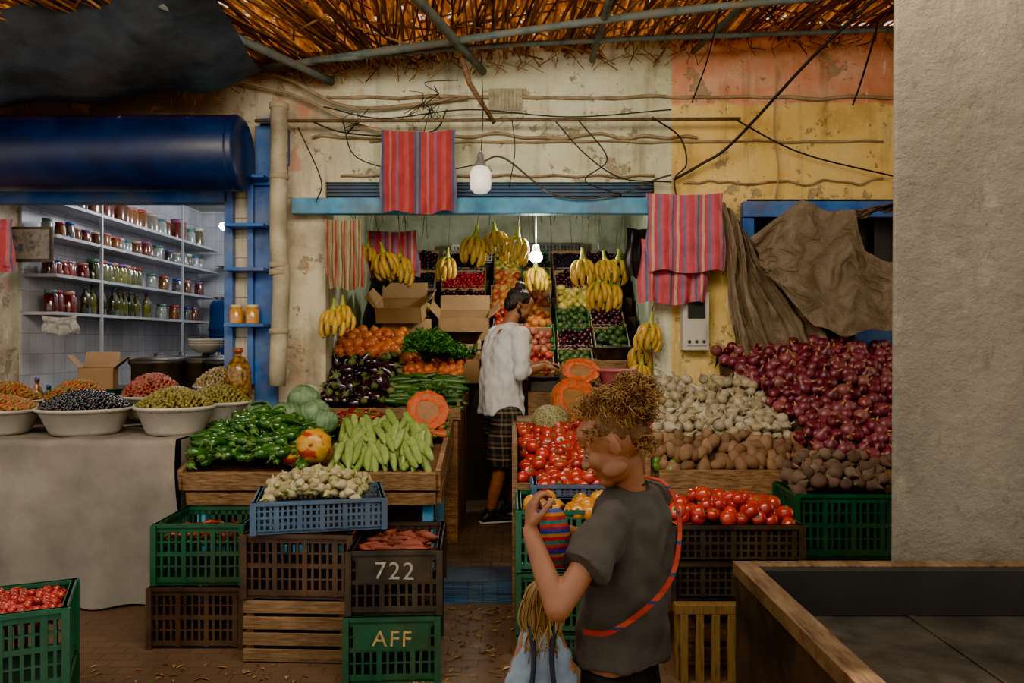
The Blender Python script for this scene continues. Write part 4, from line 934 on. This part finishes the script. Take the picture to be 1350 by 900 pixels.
def face_parts(par,fr,g,s,lipm,browm,look=-.3):
    f,l,u=fr; wh=M('eye_white','#b9b2a8',.2); ir=M('iris','#1c120c',.15)
    for k in (1,-1):
        mb=MB(); mb.add(ell((0,0,0),(.0118*s,.0118*s,.0118*s))); mb.obj('eyeball',wh,loc=g(.0775,.032*k,-.004),parent=par)
        e=g(.0775,.032*k,-.004)+f*.0092*s+u*look*.01*s; mb=MB(); mb.add(ell((0,0,0),(.0050*s,.0055*s,.0055*s),fr)); mb.obj('iris',ir,loc=e,parent=par)
        P=[g(.088,.012*k,.018),g(.0955,.03*k,.027),g(.080,.052*k,.020)]
        one(tube(smoothpath(P,4),[.0033*s]*9,6),'eyebrow',browm,parent=par)
        P=[g(.083,.018*k,.001),g(.0915,.032*k,.003),g(.081,.046*k,.000)]
        one(tube(smoothpath(P,4),[.0016*s]*9,5),'eyelash',browm,parent=par)
    for e,rr in ((-.060,.0045),(-.0695,.0055)):
        P=[g(.083,.019,e-.002),g(.0945,.008,e+.001),g(.096,0,e-.001),g(.0945,-.008,e+.001),g(.083,-.019,e-.002)]
        tp=smoothpath(P,3); one(tube(tp,[rr*s*math.sin(math.pi*(i+.6)/(len(tp)+.2)) for i in range(len(tp))],8),'lip',lipm,parent=par)
def empty(name):
    e=bpy.data.objects.new(name,None); SC.collection.objects.link(e); return e
skinA=M('skin_tan',['#80502f','#925e3c'],.5,20,.1,120,sss=.1)
skinC=M('skin_child',['#825034','#94603f'],.5,15,.08,140,sss=.12)
E=empty('vendor_man')
f=nv((.85,.5,0)); l=A(-f[1],f[0],0)
def sec(cx,cy,cz,w,d): return ((cx,cy,cz),l*w,f*d)
nk=A(-.035,6.0,1.60); hc=A(.055,6.04,1.775)
hp,fr,g=head(hc,(.93,.2,-.42),A(.38,.1,1),1.0)
Bp=list(hp)+[cap(nk,hc+A(-.03,-.01,-.06),.058,.054)]
shR=nk+A(.085,-.165,-.055); shL=nk+A(-.10,.165,-.055)
elR=A(.075,5.79,1.27); wrR=A(.235,5.93,1.315); elL=A(.06,6.28,1.28); wrL=A(.27,6.1,1.33)
Bp+=[loft([sec(-.08,6,.95,.16,.11),sec(-.08,6,1.1,.15,.10),sec(-.06,6,1.35,.17,.11),sec(-.05,6,1.52,.17,.10),sec(-.04,6,1.60,.08,.07)])]
for a,b_,c_ in ((shR,elR,wrR),(shL,elL,wrL)): Bp+=[cap(a,b_,.052,.041),cap(b_,c_,.042,.027)]
Bp+=hand(wrR,(.9,.35,-.1),(0,.3,-1),1,1.0,.55)+hand(wrL,(.9,-.35,-.15),(0,-.3,-1),-1,1.0,.55)
hpR=A(-.04,5.91,.95); hpL=A(-.12,6.09,.95); knR=A(-.07,5.9,.62); knL=A(-.06,6.14,.63); anR=A(-.16,5.9,.25); anL=A(-.02,6.2,.25)
for a,b_,c_ in ((hpR,knR,anR),(hpL,knL,anL)): Bp+=[cap(a,b_,.085,.06),cap(b_,c_*.65+b_*.35,.056,.05),cap(b_*.55+c_*.45,c_,.054,.036),cap(c_,c_+A(.03,.015,-.05),.036,.035)]
blob('body',Bp,skinA,E,.006,3)
wsh=M('white_shirt',['#bab9b8','#cccbca'],.85,5,.2,100)
Sp=[loft([sec(-.085,6,.955,.20,.145),sec(-.085,6,1.1,.185,.135),sec(-.07,6,1.3,.20,.14),sec(-.055,6,1.45,.205,.135),sec(-.045,6,1.54,.19,.115),sec(-.04,6,1.60,.10,.085),sec(-.035,6,1.635,.07,.07)])]
for a,b_,c_ in ((shR,elR,wrR),(shL,elL,wrL)):
    q=b_*.72+c_*.28; Sp+=[cap(a,b_,.072,.056),cap(b_,q,.056,.047,False),ell(a,(.075,.075,.07))]
blob('shirt',Sp,wsh,E,.008,4,.022,9)
m,nt,b=newmat('plaid'); s_=nt.nodes.new('ShaderNodeSeparateXYZ'); nt.links.new(coord(nt),s_.inputs[0])
h_=maths(nt,'ADD',10,maths(nt,'ADD',s_.outputs[0],maths(nt,'MULTIPLY',s_.outputs[1],.7)))
fa=ramp(nt,maths(nt,'FRACT',maths(nt,'DIVIDE',h_,.085)),['#000000','#ffffff','#000000','#aaaaaa'],True,[0,.45,.6,.8]); fb=ramp(nt,maths(nt,'FRACT',maths(nt,'DIVIDE',s_.outputs[2],.085)),['#000000','#ffffff','#000000','#aaaaaa'],True,[0,.45,.6,.8])
nt.links.new(mix(nt,.5,mix(nt,fa,'#14161a','#6b5a44'),mix(nt,fb,'#0f1216','#7d6c54')),b.inputs['Base Color']); b.inputs['Roughness'].default_value=.9
Sh=[loft([sec(-.08,6,.93,.185,.135),sec(-.08,6,1.0,.18,.13)])]
for a,b_ in ((hpR,knR),(hpL,knL)): Sh+=[cap(a,b_+A(0,0,-.04),.115,.118,False),ell(a,(.12,.12,.12))]
blob('plaid_shorts',Sh,m,E,.008,4,.015,9)
dh=M('dark_hair',['#0f0a08','#231812'],.5,60,.6,120,stretch=(1,1,.4))
hb=[ell(g(-.022,0,.045),(.098,.086,.085),fr),ell(g(-.06,0,-.01),(.055,.075,.07),fr),ell(g(-.05,0,.135),(.042,.042,.036),fr),cap(g(-.02,.075,.0),g(.0,.072,-.02),.016,.01),cap(g(-.02,-.075,.0),g(.0,-.072,-.02),.016,.01)]
blob('hair',hb,dh,E,.006,2,.006,60)
bd=[ell(g(.052,0,-.095),(.040,.042,.032),fr)]+[cap(g(.0,.064*k,-.045),g(.05,.042*k,-.098),.014,.016) for k in (1,-1)]+[cap(g(.092,-.02,-.055),g(.092,.02,-.055),.006,.006)]
blob('beard',bd,dh,E,.005,1,.003,80)
face_parts(E,fr,g,1,M('lip_dark','#6b342a',.5),dh,-.4)
shm=M('black_shoe',['#0d0d0e','#1c1c1e'],.5); sol=M('white_sole','#b5b2aa',.6)
for an in (anR,anL):
    fd=nv((.95,.3,0)) ; sd=A(-fd[1],fd[0],0); c=A(an[0],an[1],.156)
    blob('shoe',[loft([(c-fd*.07+A(0,0,.03),sd*.036,A(0,0,.028)),(c-fd*.03+A(0,0,.05),sd*.04,A(0,0,.045)),(c+fd*.06+A(0,0,.045),sd*.044,A(0,0,.04)),(c+fd*.14+A(0,0,.033),sd*.048,A(0,0,.028)),(c+fd*.19+A(0,0,.028),sd*.03,A(0,0,.018))]),cap(c+A(0,0,.05),c+A(0,0,.11),.046,.044,False)],shm,E,.006,3)
    mb=MB(); mb.add(loft([(c-fd*.085+A(0,0,.009),sd*.03,A(0,0,.009)),(c-fd*.05+A(0,0,.009),sd*.042,A(0,0,.009)),(c+fd*.13+A(0,0,.009),sd*.052,A(0,0,.009)),(c+fd*.2+A(0,0,.009),sd*.03,A(0,0,.009))])); mb.obj('sole',sol,parent=E)
# ---- child
E=empty('child')
f=nv((-.86,.5,0)); l=A(-f[1],f[0],0)
hc=A(.262,2.04,1.245); s=.87
hp,fr,g=head(hc,(-.92,.30,-.45),A(-.4,.15,1),s)
nk=A(.315,2.085,1.110); shL=nk+l*.128+A(-.0,0,-.055); shR=nk-l*.128+A(0,0,-.045)
elL=A(.105,1.83,.885); wrL=A(.045,1.95,1.035); elR=A(.225,2.36,.91); wrR=A(.085,2.14,1.0)
Bp=list(hp)+[cap(nk+A(0,0,-.03),hc+A(.035,.01,-.05),.040,.037)]
dxb=-.022
Bp+=[loft([sec(.30+dxb,2.08,.68,.10,.075),sec(.305+dxb,2.08,.8,.10,.072),sec(.325+dxb,2.09,1.0,.112,.072),sec(.334+dxb,2.09,1.07,.10,.055),sec(.335+dxb,2.08,1.105,.048,.045)])]
for a,b_,c_ in ((shL,elL,wrL),(shR,elR,wrR)): Bp+=[cap(a,b_,.036,.030),cap(b_,b_*.6+c_*.4,.030,.029),cap(b_*.6+c_*.4,c_,.029,.020)]
Bp+=hand(wrL,(.05,.25,.9),(.9,.35,.2),-1,.80,.75)+hand(wrR,(-.1,-.35,.9),(.3,-.9,0),1,.80,.7)
hL=A(.285,2.08,.70)+l*.065; hR=A(.285,2.08,.70)-l*.065
for h_ in (hL,hR):
    kn=h_+A(-.02,0,-.30); an=h_+A(.0,0,-.63)
    Bp+=[cap(h_,kn,.064,.046),cap(kn,kn*.6+an*.4,.044,.042),cap(kn*.6+an*.4,an,.042,.027),cap(an+A(.02,0,-.035),an+A(-.09,.045,-.045),.026,.022)]
blob('body',Bp,skinC,E,.0045,3)
tee=M('grey_tshirt',['#37322e','#443f3a'],.9,6,.3,200)
Sp=[loft([sec(.31+dxb,2.08,.69,.145,.12),sec(.312+dxb,2.08,.80,.133,.108),sec(.33+dxb,2.09,.95,.136,.103),sec(.336+dxb,2.09,1.04,.14,.092),sec(.336+dxb,2.09,1.085,.117,.075),sec(.335+dxb,2.085,1.118,.062,.057)])]
for a,b_ in ((shL,elL),(shR,elR)):
    q=a*.42+b_*.58; Sp+=[cap(a+A(0,0,-.004),q,.055,.062,False),ell(a,(.058,.058,.053))]
blob('tshirt',Sp,tee,E,.006,4,.015,11)
Sp=[loft([sec(.31+dxb,2.08,.56,.12,.10),sec(.31+dxb,2.08,.72,.108,.084)])]
for h_ in (hL,hR): Sp+=[cap(h_+A(0,0,-.03),h_+A(-.015,0,-.27),.078,.084,False)]
blob('black_shorts',Sp,M('black_shorts',['#0e0d0e','#1a181a'],.9,8),E,.008,4,.004,12)
for h_ in (hL,hR):
    c=h_+A(0,0,-.70); fd=nv((-.9,.4,0)); sd=A(-fd[1],fd[0],0)
    blob('shoe',[loft([(c-fd*.06+A(0,0,.03),sd*.028,A(0,0,.03)),(c+fd*.0+A(0,0,.04),sd*.034,A(0,0,.04)),(c+fd*.09+A(0,0,.03),sd*.038,A(0,0,.026)),(c+fd*.14+A(0,0,.02),sd*.024,A(0,0,.016))])],M('child_shoe','#4a3a30',.7),E,.006,2)
# hair: honey-brown curls gathered up into a loose high knot towards the back of the head
KC=(-.082,0,.098)
hb=[ell(g(-.024,0,.040),(.094*s,.080*s,.078*s),fr),ell(g(-.065,0,.005),(.048*s,.063*s,.056*s),fr),ell(g(*KC),(.050*s,.050*s,.044*s),fr)]
blob('hair_base',hb,M('hair_base',['#3f2812','#6b4822'],.7,50,.6,90),E,.006,2,.005,60)
F_,L_,U_=fr
mb=MB()
def ringlet(r0,out,Ln,cr,pull=None,lf=None):
    tg=np.array([U(-1,1),U(-1,1),U(-1,1)]); tg=nv(tg-out*np.dot(tg,out)+(nv(-F_*.6-A(0,0,.25))*.5 if pull is None else pull))
    ax=nv(np.cross(tg,out)); ph=U(0,6.28); tw=U(1.2,3.0); N=14; P=[]; lf=lf or U(.006,.024)
    for k in range(N):
        t=k/(N-1); q=min(1,t*4)
        P.append(r0+out*(lf*math.sin(math.pi*min(.75,t*.8)))+tg*Ln*t+cr*q*(ax*math.cos(ph+tw*6.28*t)+out*math.sin(ph+tw*6.28*t))-A(0,0,.012*t*t))
    w_=U(.0006,.0014); mb.add(tube(P,[w_]*(N-3)+[w_*.8,w_*.6,w_*.3],4))
cnt=0
while cnt<1700:
    d=np.random.normal(size=3); d/=np.linalg.norm(d); a,bb_,e=d
    if e<-.35 or (a>.3 and e<.5) or (a>-.2 and e<.15): continue
    cnt+=1; out=nv(F_*a+L_*bb_+U_*e); r0=g(-.024+.091*a,.078*bb_,.040+.076*e)
    ringlet(r0,out,U(.03,.075),U(.003,.008),nv(g(*KC)-r0)*1.8,U(.003,.014)+(.008 if e>.5 else 0))
cnt=0
while cnt<1300:
    d=np.random.normal(size=3); d/=np.linalg.norm(d); a,bb_,e=d
    cnt+=1; lobe=1+.4*math.sin(5*a+3*bb_)*math.cos(4*e+bb_*3)
    ringlet(g(KC[0]+.050*a*lobe,.050*bb_*lobe,KC[2]+.044*e*lobe),nv(F_*a+L_*bb_+U_*e),U(.02,.05),U(.005,.012))
for i in range(150):
    a=U(-.3,.85); r0=g(-.024+.09*a,U(-.05,.05),.040+.076*math.sqrt(max(.1,1-a*a)))
    ringlet(r0,nv(U_+F_*a*.8+L_*U(-.5,.5)),U(.02,.05),U(.005,.010),nv(F_*U(-.3,.8)+U_*.4)*.8,U(.01,.03))
for i in range(120):
    k=random.choice((-1,1)); r0=g(U(-.09,-.05),U(-.05,.05),U(-.05,-.02)) if rnd()<.5 else g(U(.03,.07),k*.058,U(.03,.07))
    ringlet(r0,nv(-F_*.6+L_*k*.4),U(.02,.04),.005)
mb.obj('curls',M('curly_hair',['#452b12','#704c22','#966a34','#b08648','#5c3c1a'],.5,40,island=True),parent=E)
face_parts(E,fr,g,s,M('lip_child','#84443a',.45),M('brow_child','#5a3a20',.7),-.55)
P=[]
for k in range(25):
    a=2*math.pi*k/24; P.append(nk+A(0,0,.012)+ l*.045*math.cos(a)+f*.045*math.sin(a)+A(0,0,-.012*math.sin(a)))
one(tube(P,.003,6),'necklace_cord',M('cord','#1a1412',.7),parent=E)
def ribbon(pts,wd,name,mat,nrm):
    P=smoothpath(pts,8); V=[];F=[]
    for i,p in enumerate(P):
        t=nv(P[min(i+1,len(P)-1)]-P[max(i-1,0)]); n_=nv(nrm[0]*(1-i/len(P))+nrm[1]*(i/len(P))); sd_=nv(np.cross(t,n_))
        V+=[p-sd_*wd/2,p+sd_*wd/2,p+sd_*wd/2+n_*.003,p-sd_*wd/2+n_*.003]
    for i in range(len(P)-1):
        a=4*i
        for k in range(4): F.append((a+k,a+(k+1)%4,a+4+(k+1)%4,a+4+k))
    return one((np.array(V),F),name,mat,parent=E,smooth=False)
strapm=stripes('strap_weave',2,.06,['#981e10','#1f2a5a','#a83418','#981e10'],[0,.4,.52,.8])
ribbon([shR+A(-.02,0,.064),shR+A(.035,-.05,.049),shR+A(.060,-.10,-.03),A(.402,1.970,.94),A(.345,1.933,.87),A(.24,1.923,.80),A(.175,1.96,.785)],.012,'sling_strap',strapm,(A(.4,-.5,.8),A(-.1,-1,0)))
pm=stripes('pouch_stripes',2,.05,['#b02020','#c87814','#2a4a9a','#7a2468','#b93420','#1c7a7a'],[0,.2,.36,.52,.68,.84])
pc=A(.098,2.02,1.0)
blob('striped_pouch',[loft([(pc+A(.018,0,-.075),A(.042,.0,0),A(0,.014,0)),(pc+A(.012,0,-.03),A(.05,.01,0),A(0,.026,0)),(pc+A(0,0,.03),A(.046,.01,0),A(0,.026,0)),(pc+A(-.01,0,.075),A(.04,.01,0),A(0,.012,0))])],pm,E,.004,3,.004,30)
D=empty('rag_doll'); dx=A(.075,1.99,0)
blob('doll_body',[ell(dx+A(0,0,.86),(.035,.032,.04)),cap(dx+A(0,0,.83),dx+A(0,0,.78),.014,.016),cap(dx+A(.035,0,.78),dx+A(.075,-.01,.68),.014,.01),cap(dx+A(-.035,0,.78),dx+A(-.075,-.01,.68),.014,.01),cap(dx+A(.02,0,.6),dx+A(.025,-.01,.45),.018,.013),cap(dx+A(-.02,0,.6),dx+A(-.028,.0,.45),.018,.013)],skinC,D,.005,2)
blob('doll_dress',[loft([(dx+A(0,0,.57),A(.10,0,0),A(0,.05,0)),(dx+A(0,0,.68),A(.08,0,0),A(0,.042,0)),(dx+A(0,0,.76),A(.055,0,0),A(0,.034,0)),(dx+A(0,0,.80),A(.04,0,0),A(0,.024,0))])],M('pale_blue_dress',['#687c94','#8a9cac'],.85,14,.2),D,.005,2,.008,22)
mb=MB()
for i in range(330):
    a=U(0,6.28); rr=U(.02,.040); x_=rr*math.cos(a); y_=rr*math.sin(a); wv=U(-.012,.012)
    P=smoothpath([dx+A(x_*.3,y_*.3,.905),dx+A(x_*1.05,y_*1.05,.875),dx+A(x_*1.3+wv,y_*1.2,.81),dx+A(x_*1.2-wv,y_*1.25,.76),dx+A(x_*1.1+U(-.025,.025),y_*1.2,U(.70,.76))],4)
    if y_<-.01 and rnd()<.35 and abs(x_)<.012: continue
    mb.add(tube(P,.0015,4))
mb.obj('doll_hair',M('doll_blonde',['#94703e','#b08c54','#785a2e','#a0804e'],.6,island=True),parent=D)
for k in (1,-1):
    one(tube(smoothpath([dx+A(.03*k,-.03,.80),dx+A(.022*k,-.050,.72),dx+A(.035*k,-.062,.62),dx+A(.05*k,-.066,.57)],5),.007,6),'doll_strap',M('dark_strap','#1c2230',.8),parent=D)
one(tube([wrL+A(.02,.02,.03),dx+A(0,0,.9)],.003,5),'doll_cord',wirem,parent=D)
# ------------------------------------------------------------------ sun and added facade fill
light('facade_fill','AREA',(-.3,2.2,3.38),88,(1,.86,.66),3.4,(math.radians(70),0,math.radians(-3)),1.0)  # added area fill under the thatch, out of view, brightens the facade
light('sun','SUN',(0,8,8),5,(1,.80,.52),.02,(math.radians(-20),0,0))
print('done',time.time()-T0)
